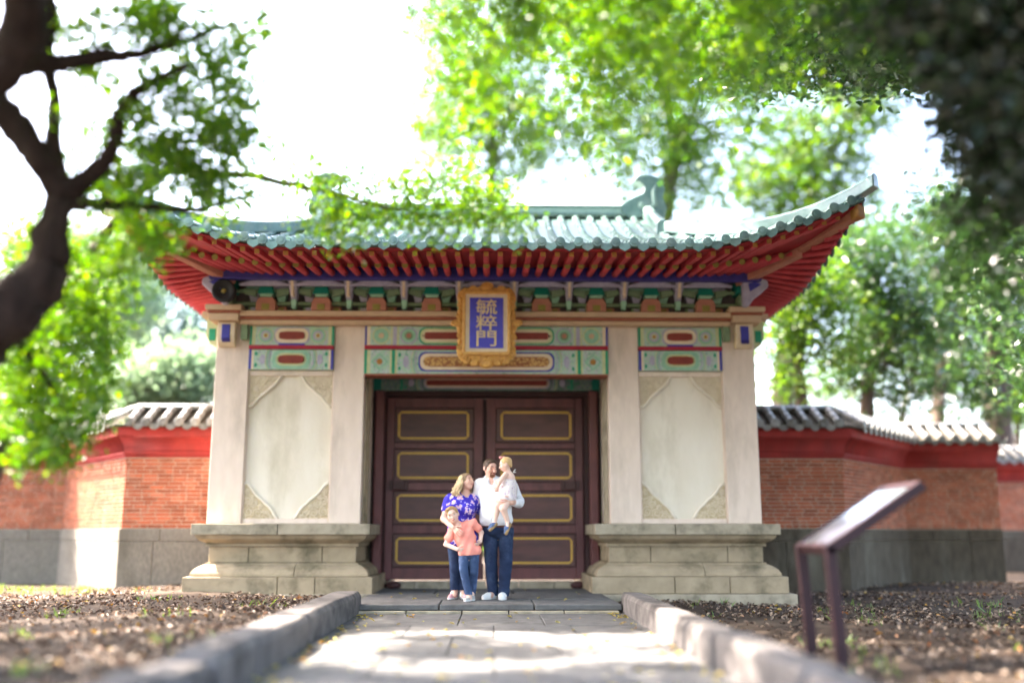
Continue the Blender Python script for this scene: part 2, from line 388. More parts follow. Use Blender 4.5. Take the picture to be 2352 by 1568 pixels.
class MB:
    """collects shapes in world metres and links them as one mesh object"""

    def __init__(self):
        self.v, self.f, self.mi = [], [], []
        self.cur = 0

    def add(self, verts, faces):
        o = len(self.v)
        self.v.extend([tuple(map(float, p)) for p in verts])
        for f in faces:
            self.f.append(tuple(i + o for i in f))
            self.mi.append(self.cur)
        return self

    def box(self, x0, x1, y0, y1, z0, z1):
        v = [(x0, y0, z0), (x1, y0, z0), (x1, y1, z0), (x0, y1, z0), (x0, y0, z1), (x1, y0, z1), (x1, y1, z1), (x0, y1, z1)]
        return self.add(v, [(0, 3, 2, 1), (4, 5, 6, 7), (0, 1, 5, 4), (1, 2, 6, 5), (2, 3, 7, 6), (3, 0, 4, 7)])

    def hexa(self, lo, hi):
        """eight corners: four low (counter-clockwise from above), four high"""
        return self.add(list(lo) + list(hi), [(0, 3, 2, 1), (4, 5, 6, 7), (0, 1, 5, 4), (1, 2, 6, 5), (2, 3, 7, 6), (3, 0, 4, 7)])

    def rings(self, rings, close=True, cap=True):
        n = len(rings[0])
        v = [p for r in rings for p in r]
        f = []
        for i in range(len(rings) - 1):
            for j in range(n if close else n - 1):
                a, b = i * n + j, i * n + (j + 1) % n
                f.append((a, b, b + n, a + n))
        if cap:
            f.append(tuple(range(n - 1, -1, -1)))
            f.append(tuple((len(rings) - 1) * n + j for j in range(n)))
        return self.add(v, f)

    def prism_y(self, poly, y0, y1):
        """poly in (x, z), extruded from y0 (front) to y1; closed solid"""
        return self.rings([[(x, y0, z) for x, z in poly], [(x, y1, z) for x, z in poly]])

    def frame_y(self, outer, inner, y0, y1):
        n = len(outer)
        v = [(x, y0, z) for x, z in outer] + [(x, y0, z) for x, z in inner] + [(x, y1, z) for x, z in outer] + [(x, y1, z) for x, z in inner]
        f = []
        for i in range(n):
            j = (i + 1) % n
            f += [(i, j, n + j, n + i), (2 * n + i, 3 * n + i, 3 * n + j, 2 * n + j), (i, 2 * n + i, 2 * n + j, j), (n + i, n + j, 3 * n + j, 3 * n + i)]
        return self.add(v, f)

    def tube(self, path, radii, n=8, cap=True):
        path = [Vector(p) for p in path]
        if not hasattr(radii, '__len__'):
            radii = [radii] * len(path)
        t0 = (path[1] - path[0]).normalized()
        ref = Vector((0, 0, 1)) if abs(t0.z) < 0.9 else Vector((1, 0, 0))
        u = t0.cross(ref).normalized()
        rings = []
        for i, p in enumerate(path):
            t = (path[min(i + 1, len(path) - 1)] - path[max(i - 1, 0)])
            t = t.normalized() if t.length > 1e-9 else t0
            u = (u - t * u.dot(t))
            u = u.normalized() if u.length > 1e-6 else t.orthogonal().normalized()
            w = t.cross(u)
            rings.append([p + (u * math.cos(2 * PI * k / n) + w * math.sin(2 * PI * k / n)) * radii[i] for k in range(n)])
        return self.rings(rings, True, cap)

    def ball(self, c, r, rot=None, nu=12, nv=8):
        rr = r if hasattr(r, '__len__') else (r, r, r)
        v, f = [], []
        R = rot or Matrix.Identity(3)
        for i in range(nv + 1):
            th = PI * i / nv
            for j in range(nu):
                ph = 2 * PI * j / nu
                p = R @ Vector((rr[0] * math.sin(th) * math.cos(ph), rr[1] * math.sin(th) * math.sin(ph), rr[2] * math.cos(th)))
                v.append((c[0] + p.x, c[1] + p.y, c[2] + p.z))
        for i in range(nv):
            for j in range(nu):
                a, b = i * nu + j, i * nu + (j + 1) % nu
                f.append((a, a + nu, b + nu, b))
        return self.add(v, f)

    def build(self, name, mat, parent=None, smooth=False, bevel=0.0, kind=None, seg=2):
        o = np.array(wloc(parent)) if parent else np.zeros(3)
        me = bpy.data.meshes.new(name)
        me.from_pydata([(p[0] - o[0], p[1] - o[1], p[2] - o[2]) for p in self.v], [], self.f)
        mats = mat if isinstance(mat, (list, tuple)) else [mat]
        for ma in mats:
            me.materials.append(M[ma])
        if len(mats) > 1:
            me.polygons.foreach_set('material_index', self.mi)
        if smooth:
            me.polygons.foreach_set('use_smooth', [True] * len(me.polygons))
        me.update()
        bm = bmesh.new()
        bm.from_mesh(me)
        bmesh.ops.recalc_face_normals(bm, faces=bm.faces)
        bm.to_mesh(me)
        bm.free()
        ob = bpy.data.objects.new(name, me)
        C.objects.link(ob)
        if parent:
            ob.parent = parent
        if bevel:
            bv = ob.modifiers.new('bevel', 'BEVEL')
            bv.width = bevel
            bv.segments = seg
            bv.limit_method = 'ANGLE'
            bv.angle_limit = math.radians(40)
        if kind:
            ob['kind'] = kind
        return ob


def place_copy(src, loc, parent):
    """a copy sharing mesh data, at a place given relative to the source's own"""
    c = src.copy()
    C.objects.link(c)
    c.parent = parent
    c.location = loc
    return c


def mesh_np(name, verts, faces, mat, parent=None, smooth=False, kind=None):
    """big mesh from arrays; faces is (n, 4)"""
    me = bpy.data.meshes.new(name)
    o = np.array(wloc(parent)) if parent else np.zeros(3)
    verts = np.asarray(verts, dtype=np.float32) - o.astype(np.float32)
    k = faces.shape[1]
    me.vertices.add(len(verts))
    me.vertices.foreach_set('co', verts.ravel())
    me.loops.add(faces.size)
    me.loops.foreach_set('vertex_index', faces.ravel().astype(np.int32))
    me.polygons.add(len(faces))
    me.polygons.foreach_set('loop_start', np.arange(0, faces.size, k, dtype=np.int32))
    me.polygons.foreach_set('loop_total', np.full(len(faces), k, dtype=np.int32))
    if smooth:
        me.polygons.foreach_set('use_smooth', np.ones(len(faces), dtype=bool))
    me.materials.append(M[mat])
    me.update(calc_edges=True)
    me.validate()
    ob = bpy.data.objects.new(name, me)
    C.objects.link(ob)
    if parent:
        ob.parent = parent
    if kind:
        ob['kind'] = kind
    return ob


def rrect(cx, cz, w, h, r, n=4):
    p = []
    for sx, sz, a0 in ((1, 1, 0), (-1, 1, 90), (-1, -1, 180), (1, -1, 270)):
        for k in range(n + 1):
            a = math.radians(a0 + 90 * k / n)
            p.append((cx + sx * (w / 2 - r) + r * math.cos(a), cz + sz * (h / 2 - r) + r * math.sin(a)))
    return p


def circ(cx, cz, r, n=16, rz=None):
    return [(cx + r * math.cos(2 * PI * k / n), cz + (rz or r) * math.sin(2 * PI * k / n)) for k in range(n)]
# ------------------------------------------------------------------ the ground
XC = -0.09                         # middle line of the gate


def ground_z(x, y):
    left = 0.10 + 0.02 * np.sin(1.7 * x + 0.6 * y) + 0.02 * np.sin(2.9 * y - x) - 0.015 * np.clip(-x - 4, 0, 4)
    right = -0.02 + 0.02 * np.sin(1.5 * x + 0.8 * y) + 0.02 * np.sin(2.3 * y + x) + 0.03 * np.clip(x - 5, 0, 3)
    z = np.where(x < 0, left, right)
    mid = (np.abs(x - XC) < 1.78)
    z = np.where(mid, -0.12, z)
    z = np.where(y > 17.5, 0.0 * z - 0.02 + 0.03 * np.clip(left * 0 + 1, 0, 1), z)
    return z


xs = np.concatenate([-np.geomspace(160, 12.5, 18), np.arange(-12, 12.01, 0.16), np.geomspace(12.5, 160, 18)])
ys = np.concatenate([[-40, -20, -10, -5], np.arange(-2, 20.01, 0.16), np.geomspace(20.5, 260, 26)])
gx, gy = np.meshgrid(xs, ys)
gz = ground_z(gx, gy) + np.where((np.abs(gx) > 1.95) & (gy < 20), rng.normal(0, 0.008, gx.shape), 0)
nx, ny = len(xs), len(ys)
idx = np.arange(nx * ny).reshape(ny, nx)
gf = np.stack([idx[:-1, :-1], idx[:-1, 1:], idx[1:, 1:], idx[1:, :-1]], -1).reshape(-1, 4)
ground = mesh_np('ground', np.stack([gx, gy, gz], -1).reshape(-1, 3), gf, 'soil', None, True)
tag(ground, 'brown soil ground on both sides of the path', None, None, 'structure')

# the paved path and its slabs
path = MB().box(-1.6, 1.6, -1.5, 12.3, -0.10, -0.022).build('path', 'bed')
tag(path, 'grey stone path leading up to the gate', None, None, 'structure')
jy = [12.02, 10.5, 9.3, 8.05, 6.75, 5.5, 4.3, 3.1, 1.9, .7, -.5, -1.4]
for i in range(len(jy) - 1):
    cuts = [-1.56] + ([-0.82, 0.02, 0.80] if i % 2 else [-0.35, 0.55]) + [1.56]
    for a, b in zip(cuts, cuts[1:]):
        t = rnd.uniform(-0.006, 0.004)
        MB().box(a + 0.005, b - 0.005, jy[i + 1] + 0.007, jy[i] - 0.007, -0.06, t).build('paving_slab', 'slab', path, bevel=0.006)

# the landing in front of the doors
land = MB().box(-1.70, 1.52, 12.2, 16.6, -0.11, 0.05).build('pavement', 'bed')
tag(land, 'low stone pavement raised one step before the gate doors', None, None, 'structure')
for (y0, y1, cuts) in ((12.06, 13.0, [-1.72, -.62, .5, 1.54]), (13.02, 14.2, [-1.70, -.1, 1.53]), (14.22, 15.52, [-1.66, -.8, .3, 1.46])):
    for a, b in zip(cuts, cuts[1:]):
        MB().box(a + .007, b - .007, y0 + .007, y1 - .007, 0.03, 0.10 + rnd.uniform(-.004, .002)).build('paving_slab', 'slab', land, bevel=0.014)
for a, b in zip([-1.56, -1.0, -.35, .2, .85], [-1.0, -.35, .2, .85, 1.5]):
    MB().box(a + .008, b - .008, 12.0, 12.18, -0.06, 0.028).build('riser_stone', 'stone_cap', land, bevel=0.008)

# kerbs: one thing each, their stones parts
def kerb(x0, x1, label, ends, lean):
    k = thing('stone_kerb', label, 'kerb', ((x0 + x1) / 2, 6, 0))
    for a, b in zip(ends, ends[1:]):
        mb = MB()
        w = rnd.uniform(-.018, .018)
        hz_ = rnd.uniform(-.022, .012)
        prof = lambda y: [(x0 + w, y, -.1), (x1 + w, y, -.1), (x1 + w + .004, y, .19), (x1 + w - .035, y, .245), (x0 + w + .03, y, .25), (x0 + w, y, .20)]
        n = 6
        rr = []
        for q in range(n + 1):
            y = b + 0.02 + (a - b - 0.04) * q / n
            rr.append([(px + rnd.uniform(-.006, .006), py, pz + (hz_ if pz > .1 else 0) + rnd.uniform(-.010, .006)) for px, py, pz in prof(y)])
        mb.rings(rr)
        mb.build('kerb_stone', 'kerb', k, bevel=0.014)


kerb(-1.87, -1.55, 'worn stone kerb on the side of the path away from the information sign, gaping at its joints', [12.25, 8.85, 8.62, 7.15, 6.9, 6.2, 5.85, 5.2, 4.0, 2.6, 1.2], 0)
kerb(1.55, 1.83, 'worn stone kerb between the paved path and the information sign', [12.25, 8.3, 7.75, 7.2, 6.3, 5.2, 4.0, 2.6, 1.2], 0)

# ------------------------------------------------------------------ the gate
gate = thing('gate_building', 'pink stone gate with green tiled roof, painted beams and double brown doors', 'gate', (XC, 14.45, 0))
YF = 14.45                         # front of the pillars


def block(name, x0, x1, y0, y1, levels, mat, parent, cut_l=None, cut_r=None, bevel=.008):
    """stone course: levels = [(offset outwards, z)], swept round the footprint; cut_l / cut_r = a flat joint instead of the moulded end"""
    rr = []
    for off, z in levels:
        a = x0 - off if cut_l is None else cut_l + .005
        b = x1 + off if cut_r is None else cut_r - .005
        rr.append([(a, y0 - off, z), (b, y0 - off, z), (b, y1, z), (a, y1, z)])
    return MB().rings(rr).build(name, mat, parent, bevel=bevel)


def pedestal(s):
    xa, xb = (XC - 3.90, XC - 1.83) if s < 0 else (XC + 1.75, XC + 3.95)
    y0, y1 = 14.42, 17.4
    w = xb - xa
    arc = lambda o0, z0, o1, z1, up: [(o0 + (o1 - o0) * (math.sin(t * PI / 2) if up else 1 - math.cos(t * PI / 2)), z0 + (z1 - z0) * ((1 - math.cos(t * PI / 2)) if up else math.sin(t * PI / 2))) for t in np.linspace(0, 1, 7)]
    j = xa + w * (.50 if s < 0 else .40)
    j2 = xa + w * (.75)
    zb = 0.10 if s > 0 else 0.0
    base = [(0.27, zb), (0.27, 0.325)]
    for cl, cr in ((None, j), (j, j2), (j2, None)):
        block('base_stone', xa, xb, y0, y1, base, 'stone_base', gate, cl, cr)
    low = arc(0.25, 0.33, 0.05, 0.47, False)[:0] + [(0.20, 0.332), (0.195, 0.37), (0.165, 0.42), (0.11, 0.46), (0.06, 0.485), (0.035, 0.49), (0.035, 0.512)]
    for cl, cr in ((None, xa + w * .6), (xa + w * .6, None)):
        block('lower_moulding', xa, xb, y0, y1, low, 'stone_base', gate, cl, cr, 0)
    d1, d2 = xa + w * .27, xa + w * .77
    for cl, cr in ((None, d1), (d1, d2), (d2, None)):
        block('dado_stone', xa, xb, y0, y1, [(0.0, 0.517), (0.0, 0.735)], 'stone_base', gate, cl, cr)
    block('dado_core', xa + .02, xb - .02, y0 + .02, y1 - .02, [(0, .0), (0, 1.03)], 'stone_dark', gate, bevel=0)
    up = [(0.04, 0.74), (0.04, 0.768), (0.025, 0.772), (0.045, 0.79), (0.09, 0.81), (0.14, 0.845), (0.165, 0.895)]
    block('upper_moulding', xa, xb, y0, y1, up, 'stone_base', gate, bevel=0)
    jc = xa + w * (.48 if s < 0 else .42)
    for cl, cr in ((None, jc), (jc, None)):
        block('cap_stone', xa, xb, y0, y1, [(0.21, 0.90), (0.21, 1.05)], 'stone_cap', gate, cl, cr)
    if s > 0:
        block('plinth_slab', xa, xb, y0, y1, [(0.36, -.15), (0.36, 0.095)], 'stone_cap', gate, bevel=.012)
    else:
        block('plinth_slab', xa, xb, y0, y1, [(0.37, -.15), (0.37, 0.10)], 'stone_cap', gate, bevel=.012)


for s in (-1, 1):
    pedestal(s)
    # pillars
    for a, b in ((3.48, 3.965), (1.79, 2.24)):
        x0, x1 = sorted((XC + s * a, XC + s * b))
        MB().box(x0, x1, YF, 15.3 if a > 3 else 17.0, 1.052, 4.02).build('pillar', 'stone_pink', gate, bevel=.010)
    # body wall behind the panel and the side wall
    x0, x1 = sorted((XC + s * 2.2, XC + s * 3.55))
    MB().box(x0, x1, YF + .16, 17.0, 1.052, 4.1).build('body_wall', 'stone_pink', gate)
    x0, x1 = sorted((XC + s * 3.55, XC + s * 3.90))
    MB().box(x0, x1, 15.32, 17.0, 1.052, 4.1).build('side_wall', 'stone_pink', gate, bevel=.01)
    # the washed panel with its frame and four carved corners
    xm = XC + s * 2.86
    zi0, zi1 = 1.125, 3.185
    hw = .605
    pan = MB().box(xm - hw - .01, xm + hw + .01, YF + .075, YF + .155, zi0 - .01, zi1 + .01).build('panel', 'stone_panel', gate)
    fr = MB()
    for a, b, c, d in ((xm - .618, xm - hw, 1.054, 3.262), (xm + hw, xm + .618, 1.054, 3.262)):
        fr.box(a, b, YF + .03, YF + .158, c, d)
    fr.box(xm - hw, xm + hw, YF + .03, YF + .158, 1.054, zi0)
    fr.box(xm - hw, xm + hw, YF + .03, YF + .158, zi1, 3.262)
    fr.build('panel_frame', 'stone_pink', gate, bevel=.012)
    ogee = [(0, 1), (.10, .97), (.20, .86), (.30, .72), (.40, .62), (.52, .54), (.63, .42), (.74, .34), (.84, .22), (.93, .06), (1, 0)]
    for cx, cz, W, H in ((-1, -1, .49, .50), (1, -1, .49, .50), (-1, 1, .47, .46), (1, 1, .47, .46)):
        top = cz > 0
        mp = lambda u, v: (xm + cx * (hw - u * W), (zi0 + v * H) if not top else (zi1 - v * H))
        poly = [mp(0, 0)] + [mp(u, v) for u, v in reversed(ogee)]
        co = MB().prism_y(poly, YF + .052, YF + .078).build('carved_corner', 'carving' if top else 'carving_ground', gate)
        edge = [(*mp(u, v),) for u, v in ogee]
        MB().tube([(x, YF + .055, z) for x, z in edge], .020, 6).build('border', 'stone_panel', co, True)
        sc = MB()
        for (u, v, r, d) in ((.14, .20, .075, 1), (.14, .52, .065, -1), (.42, .16, .07, -1), (.30, .42, .055, 1), (.66, .12, .05, 1), (.10, .76, .04, 1), (.50, .34, .035, -1), (.27, .60, .03, 1), (.80, .07, .028, -1)):
            px, pz = mp(u, v)
            pts = []
            for q in range(15):
                a = d * q * .75 + u * 9
                rr_ = r * (1 - q / 17)
                pts.append((px + rr_ * math.cos(a), YF + .052, pz + rr_ * math.sin(a)))
            sc.tube(pts, [.010] * 14 + [.006], 5)
            for q in range(5):
                a = q * 1.3 + v * 7
                sc.tube([(px + r * .8 * math.cos(a), YF + .052, pz + r * .8 * math.sin(a)), (px + r * 1.35 * math.cos(a + .4), YF + .050, pz + r * 1.35 * math.sin(a + .4))], [.009, .004], 5)
        sc.build('scroll', 'carving', co, True)


# painted beams --------------------------------------------------------------
def painted_beam(x0, x1, z0, z1, yf, depth, style, ends, cart, base='swirl', rings=True):
    """beam > end bands, cartouche, outlines, rosettes, each proud of the one below"""
    beam = MB().box(x0, x1, yf, yf + depth, z0, z1).build('painted_beam', base, gate, bevel=.006)
    h, w, xm = z1 - z0, x1 - x0, (x0 + x1) / 2
    zc = (z0 + z1) / 2

    def put(mat, name, fn):
        mb_ = MB()
        fn(mb_)
        mb_.build(name, mat, beam)

    for sgn in (-1, 1):
        xe = xm + sgn * w / 2
        q = 0.0
        for mat, t in ends:
            a, b = sorted((xe - sgn * q, xe - sgn * (q + t)))
            put(mat, 'end_band', lambda mb: mb.box(a, b, yf - .004, yf + .01, z0 + .004, z1 - .004))
            q += t
    cw, lines, fill = cart
    for k, (mat, t) in enumerate(lines):          # nested outlines, outermost first
        tt = sum(x[1] for x in lines[k:])
        put(mat, 'outline', lambda mb: mb.prism_y(rrect(xm, zc, cw + 2.0 * tt, min(h * .985, h * .36 + 2 * tt * .92), min(h * .36, .10), 5), yf - .006 - .003 * k, yf + .005))
    put(fill, 'cartouche', lambda mb: mb.prism_y(rrect(xm, zc, cw, h * .36, h * .09, 4), yf - .022, yf + .002))
    if style == 'round':
        for sgn in (-1, 1):
            for off, cols in rings_at(cw, w, lines):
                cx = xm + sgn * off
                for k, (mat, r) in enumerate(cols):
                    r_ = r * h
                    put(mat, 'rosette', lambda mb: mb.prism_y(circ(cx, zc, r_, 14), yf - .005 - .003 * k, yf + .004))
    if style == 'petal':
        for sgn in (-1, 1):
            o0 = cw / 2 + sum(x[1] for x in lines) + .02
            for k, mat in enumerate(('lav', 'mint', 'butter')):
                cx = xm + sgn * (o0 + .012 + k * .028)
                pts_o = [(cx + sgn * .045 * math.cos(a) - sgn * .03, zc + h * .46 * math.sin(a)) for a in np.linspace(-1.5, 1.5, 9)]
                put(mat, 'petal_line', lambda mb: mb.tube([(px, yf - .002, pz) for px, pz in pts_o], .007, 5))
            for zz in (-.28, .28):
                cx = xm + sgn * (w / 2 - sum(t for _, t in ends) - .035)
                put('green', 'leaf_mark', lambda mb: mb.prism_y(circ(cx, zc + zz * h, .020, 8, .030), yf - .007, yf + .004))
            cx = xm + sgn * (w / 2 - sum(t for _, t in ends) - .13)
            put('lav', 'leaf_mark', lambda mb: mb.prism_y(circ(cx, zc, .045, 10, h * .26), yf - .006, yf + .004))
    return beam


def rings_at(cw, w, lines):
    o = cw / 2 + sum(x[1] for x in lines)
    room = w / 2 - o
    if room > .55:
        return [(o + .15, [('lav', .44), ('mint', .36), ('sage', .22), ('terracotta', .12)]), (w / 2 - .24, [('butter', .46), ('mint', .38), ('cornice_cream', .14)])]
    return [(o + .12, [('butter', .42), ('mint', .38), ('lav', .26), ('butter', .15), ('rafter_yellow', .08)])]


YB = 14.40
for s in (-1, 1):
    x0, x1 = sorted((XC + s * 2.243, XC + s * 3.477))
    painted_beam(x0, x1, 3.625, 3.915, YB + .02, .2, 'round', [('green', .035), ('butter', .05)], (.36, [('lav', .02), ('cream', .05), ('terracotta', .012)], 'maroon'))
    painted_beam(x0, x1, 3.266, 3.565, YB + .02, .2, 'petal', [('blue', .04), ('cream', .03)], (.36, [('mint', .05), ('butter', .03), ('rafter_yellow', .014)], 'maroon'))
    MB().box(x0, x1, YB - .01, YB + .18, 3.568, 3.622).build('red_strip', 'crimson', gate)
    MB().box((x0 + x1) / 2 - .19, (x0 + x1) / 2 + .19, YB + .003, YB + .17, 3.624, 3.652).build('blue_strip', 'blue', gate)
xa, xb = XC - 1.788, XC + 1.788
painted_beam(xa, xb, 3.625, 3.915, YB, .3, 'round', [('blue', .03), ('cream', .05), ('swirl', .30), ('butter', .03), ('lav', .06), ('butter', .03)], (1.82, [('green', .02), ('butter', .03), ('cream', .035)], 'maroon'))
cb = painted_beam(xa, xb, 3.205, 3.565, YB, .3, 'petal', [('green', .04), ('butter', .05), ('swirl', .28), ('butter', .03), ('green', .05), ('butter', .03)], (1.82, [('blue', .025), ('cream', .05), ('brown_line', .012)], 'gold_scroll'))
for s in (-1, 1):                    # diamond rosettes near the ends of the lower beam
    mb = MB()
    for k, r in ((0, .13),):
        cx, cz = XC + s * 1.565, 3.385
        mb.frame_y([(cx - r, cz), (cx, cz - r), (cx + r, cz), (cx, cz + r)], [(cx - r * .72, cz), (cx, cz - r * .72), (cx + r * .72, cz), (cx, cz + r * .72)], YB - .012, YB - .002)
    mb.build('diamond', 'mint', cb)
    MB().prism_y(circ(XC + s * 1.565, 3.385, .045, 8), YB - .012, YB).build('rosette', 'rafter_yellow', cb)
MB().box(xa, xb, YB - .03, YB + .28, 3.568, 3.622).build('red_strip', 'crimson', gate)
MB().box(xa + .01, xb - .01, YB - .012, YB + .30, 3.178, 3.202).build('beam_lip', 'brown_line', gate)

# the passage: ceiling, inner painted beam, jamb strips, frame posts
MB().box(xa, xb, YB + .302, 17.0, 3.40, 3.62).build('passage_ceiling', 'door_dark', gate)
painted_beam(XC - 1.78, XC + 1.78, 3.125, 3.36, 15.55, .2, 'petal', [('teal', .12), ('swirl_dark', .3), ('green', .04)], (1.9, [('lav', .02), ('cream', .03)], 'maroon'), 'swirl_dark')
MB().box(XC - 1.78, XC + 1.78, 15.60, 15.9, 3.045, 3.123).build('door_header', 'door_dark', gate, bevel=.008)
for s in (-1, 1):
    x0, x1 = sorted((XC + s * 1.60, XC + s * 1.735))
    MB().box(x0, x1, 15.50, 15.66, 0.104, 3.12).build('door_post', 'door', gate, bevel=.02)
    x0, x1 = sorted((XC + s * 1.50, XC + s * 1.79))
    MB().box(x0, x1, 15.935, 16.1, 0.104, 3.12).build('door_jamb', 'door_dark', gate)
    x0, x1 = sorted((XC - .03 + s * 1.565, XC + s * 1.79))
    MB().box(x0, x1, 15.68, 15.93, 0.104, 3.04).build('door_jamb', 'door_dark', gate)
    x0, x1 = sorted((XC + s * 1.752, XC + s * 1.786))
    for ya, yb_ in ((14.62, 14.72), (14.95, 15.05)):
        MB().box(x0, x1, ya, yb_, 1.06, 3.17).build('jamb_strip', 'stone_cap' if s > 0 else 'stone_base', gate, bevel=.006)
    x0, x1 = sorted((XC + s * 1.30, XC + s * 1.62))
    MB().ball((XC + s * 1.42, 15.66, .14), (.13, .09, .06)).build('pivot_stone', 'iron', gate, True)
for a, b in zip([-1.56, -1.1, -.55, 0, .5, 1.05], [-1.1, -.55, 0, .5, 1.05, 1.55]):
    MB().box(XC + a + .006, XC + b - .006, 15.70, 15.98, .06, .195).build('sill_stone', 'stone_cap', gate, bevel=.008)

# doors: two leaves, four framed panels each with a gold line
for s in (-1, 1):
    dx = XC - .03
    a, b = sorted((dx + s * .006, dx + s * 1.56))
    leaf = MB()
    gap = .024
    # the leaf is notched where the leaves meet, a hand's breadth above the sill
    if s < 0:
        poly = [(a, .215), (b - .004, .215), (b - .004, .44), (b - gap, .47), (b - gap, .69), (b - .006, .73), (b, 3.04), (a, 3.04)]
    else:
        poly = [(a + .004, .215), (b, .215), (b, 3.04), (a, 3.04), (a + .006, .73), (a + gap, .69), (a + gap, .47), (a + .004, .44)]
    door = leaf.prism_y(poly, 15.86, 15.93).build('door_leaf', 'door_dark', gate)
    x_in, x_out = .105, 1.555
    st = MB()                            # stiles and rails, proud of the leaf
    pu, pw = .20, 1.43
    zs = [(2.33, 2.88), (1.71, 2.23), (1.05, 1.57), (.40, .91)]
    def bx(u0, u1, z0, z1, y0=15.83, y1=15.865):
        q0, q1 = sorted((dx + s * u0, dx + s * u1))
        st.box(q0, q1, y0, y1, z0, z1)
    bx(.03, .175, .215, 3.04)
    bx(pw + .005, x_out, .215, 3.04)
    zz = [3.04] + [z for p in zs for z in (p[1], p[0])] + [.215]
    for k in range(0, len(zz), 2):
        bx(.177, pw + .003, zz[k + 1] + .006, zz[k] - (.006 if k else 0))
    st.build('rail', 'door', door, bevel=.006)
    for z0, z1 in zs:
        q0, q1 = sorted((dx + s * .19, dx + s * (pw - .01)))
        p = MB().box(q0, q1, 15.838, 15.866, z0 + .012, z1 - .012).build('door_panel', 'door_panel', door, bevel=.006)
        g0, g1 = sorted((dx + s * .255, dx + s * 1.375))
        zc0, zc1 = z0 + .055, z1 - .055
        oct_ = lambda i: [(g0 + i, zc0 + .05), (g0 + .05, zc0 + i), (g1 - .05, zc0 + i), (g1 - i, zc0 + .05), (g1 - i, zc1 - .05), (g1 - .05, zc1 - i), (g0 + .05, zc1 - i), (g0 + i, zc1 - .05)]
        MB().frame_y(oct_(0), oct_(.026), 15.831, 15.841).build('gold_line', 'door_gold', p)
    h0, h1 = sorted((dx + s * 1.26, dx + s * 1.44))
    hasp = MB().box(h0, h1, 15.77, 15.84, 1.595, 1.725).build('latch_block', 'iron', door, bevel=.008)
    h0, h1 = sorted((dx + s * 1.20, dx + s * 1.252))
    MB().box(h0, h1, 15.79, 15.84, 1.58, 1.74).build('latch_plate', 'iron', hasp, bevel=.006)
    h0, h1 = sorted((dx + s * 1.448, dx + s * 1.50))
    MB().box(h0, h1, 15.79, 15.84, 1.58, 1.74).build('latch_plate', 'iron', hasp, bevel=.006)

MB().box(XC - .055, XC - .005, 15.935, 15.955, .76, 3.04).build('meeting_strip', 'door_dark', gate)

# cornice over the beams -------------------------------------------------------
for x0, x1 in ((XC - 3.60, XC + 3.60),):
    MB().box(x0, x1, 14.30, 14.9, 3.918, 3.985).build('cornice_course', 'cornice_cream', gate, bevel=.012)
    MB().box(x0, x1, 14.27, 14.9, 3.987, 4.028).build('cornice_line', 'brown_line', gate, bevel=.008)
    MB().box(x0, x1, 14.22, 14.9, 4.030, 4.105).build('cornice_course', 'cornice_cream', gate, bevel=.012)
for s in (-1, 1):
    x0, x1 = sorted((XC + s * 3.605, XC + s * 4.03))
    for (d, z0, z1, mat, nm) in ((.0, 3.955, 4.06, 'cornice_cream', 'cap_course'), (.02, 4.062, 4.098, 'brown_line', 'cap_line'), (.05, 4.10, 4.18, 'cornice_cream', 'cap_course')):
        MB().box(x0 - d, x1 + d, 14.20 - d, 14.86, z0, z1).build(nm, mat, gate, bevel=.010)
    xs0, xs1 = sorted((XC + s * 4.034, XC + s * 4.22))
    MB().box(xs0, xs1, 14.50, 14.9, 4.06, 4.15).build('cap_course', 'cornice_cream', gate, bevel=.01)
    # front corbel with a curved foot and a blue inlay; a second one on the side with a green inlay
    xm = XC + s * 3.80
    corb = MB().rings([[(xm - .125, y, z) for y, z in ((14.452, 3.60), (14.40, 3.60), (14.33, 3.66), (14.30, 3.76), (14.31, 3.95), (14.452, 3.95))],
                       [(xm + .125, y, z) for y, z in ((14.452, 3.60), (14.40, 3.60), (14.33, 3.66), (14.30, 3.76), (14.31, 3.95), (14.452, 3.95))]]).build('corbel', 'cream', gate, bevel=.008)
    MB().box(xm - .062, xm + .062, 14.292, 14.32, 3.70, 3.915).build('inlay', 'blue', corb, bevel=.01)
    MB().hexa([(xm - .05, 14.315, 3.655), (xm + .062, 14.315, 3.655), (xm + .062, 14.36, 3.655), (xm - .05, 14.36, 3.655)],
              [(xm - .062, 14.294, 3.698), (xm + .062, 14.294, 3.698), (xm + .062, 14.34, 3.698), (xm - .062, 14.34, 3.698)]).build('inlay', 'navy', corb)
    e = XC + s * 3.967
    o = lambda d: e + s * d
    corb = MB().rings([[(o(d), y, z) for d, z in ((0, 3.62), (.06, 3.62), (.14, 3.68), (.19, 3.78), (.19, 4.05), (0, 4.05))] for y in (14.56, 14.80)]).build('corbel', 'butter', gate, bevel=.008)
    q0, q1 = sorted((o(.05), o(.15)))
    MB().box(q0, q1, 14.552, 14.57, 3.72, 3.90).build('inlay', 'green', corb, bevel=.008)
    # inward little corbel beside the beam end
    q0, q1 = sorted((XC + s * 3.50, XC + s * 3.60))
    MB().box(q0, q1, 14.36, 14.45, 3.70, 3.94).build('corbel_wing', 'sage', gate, bevel=.01)

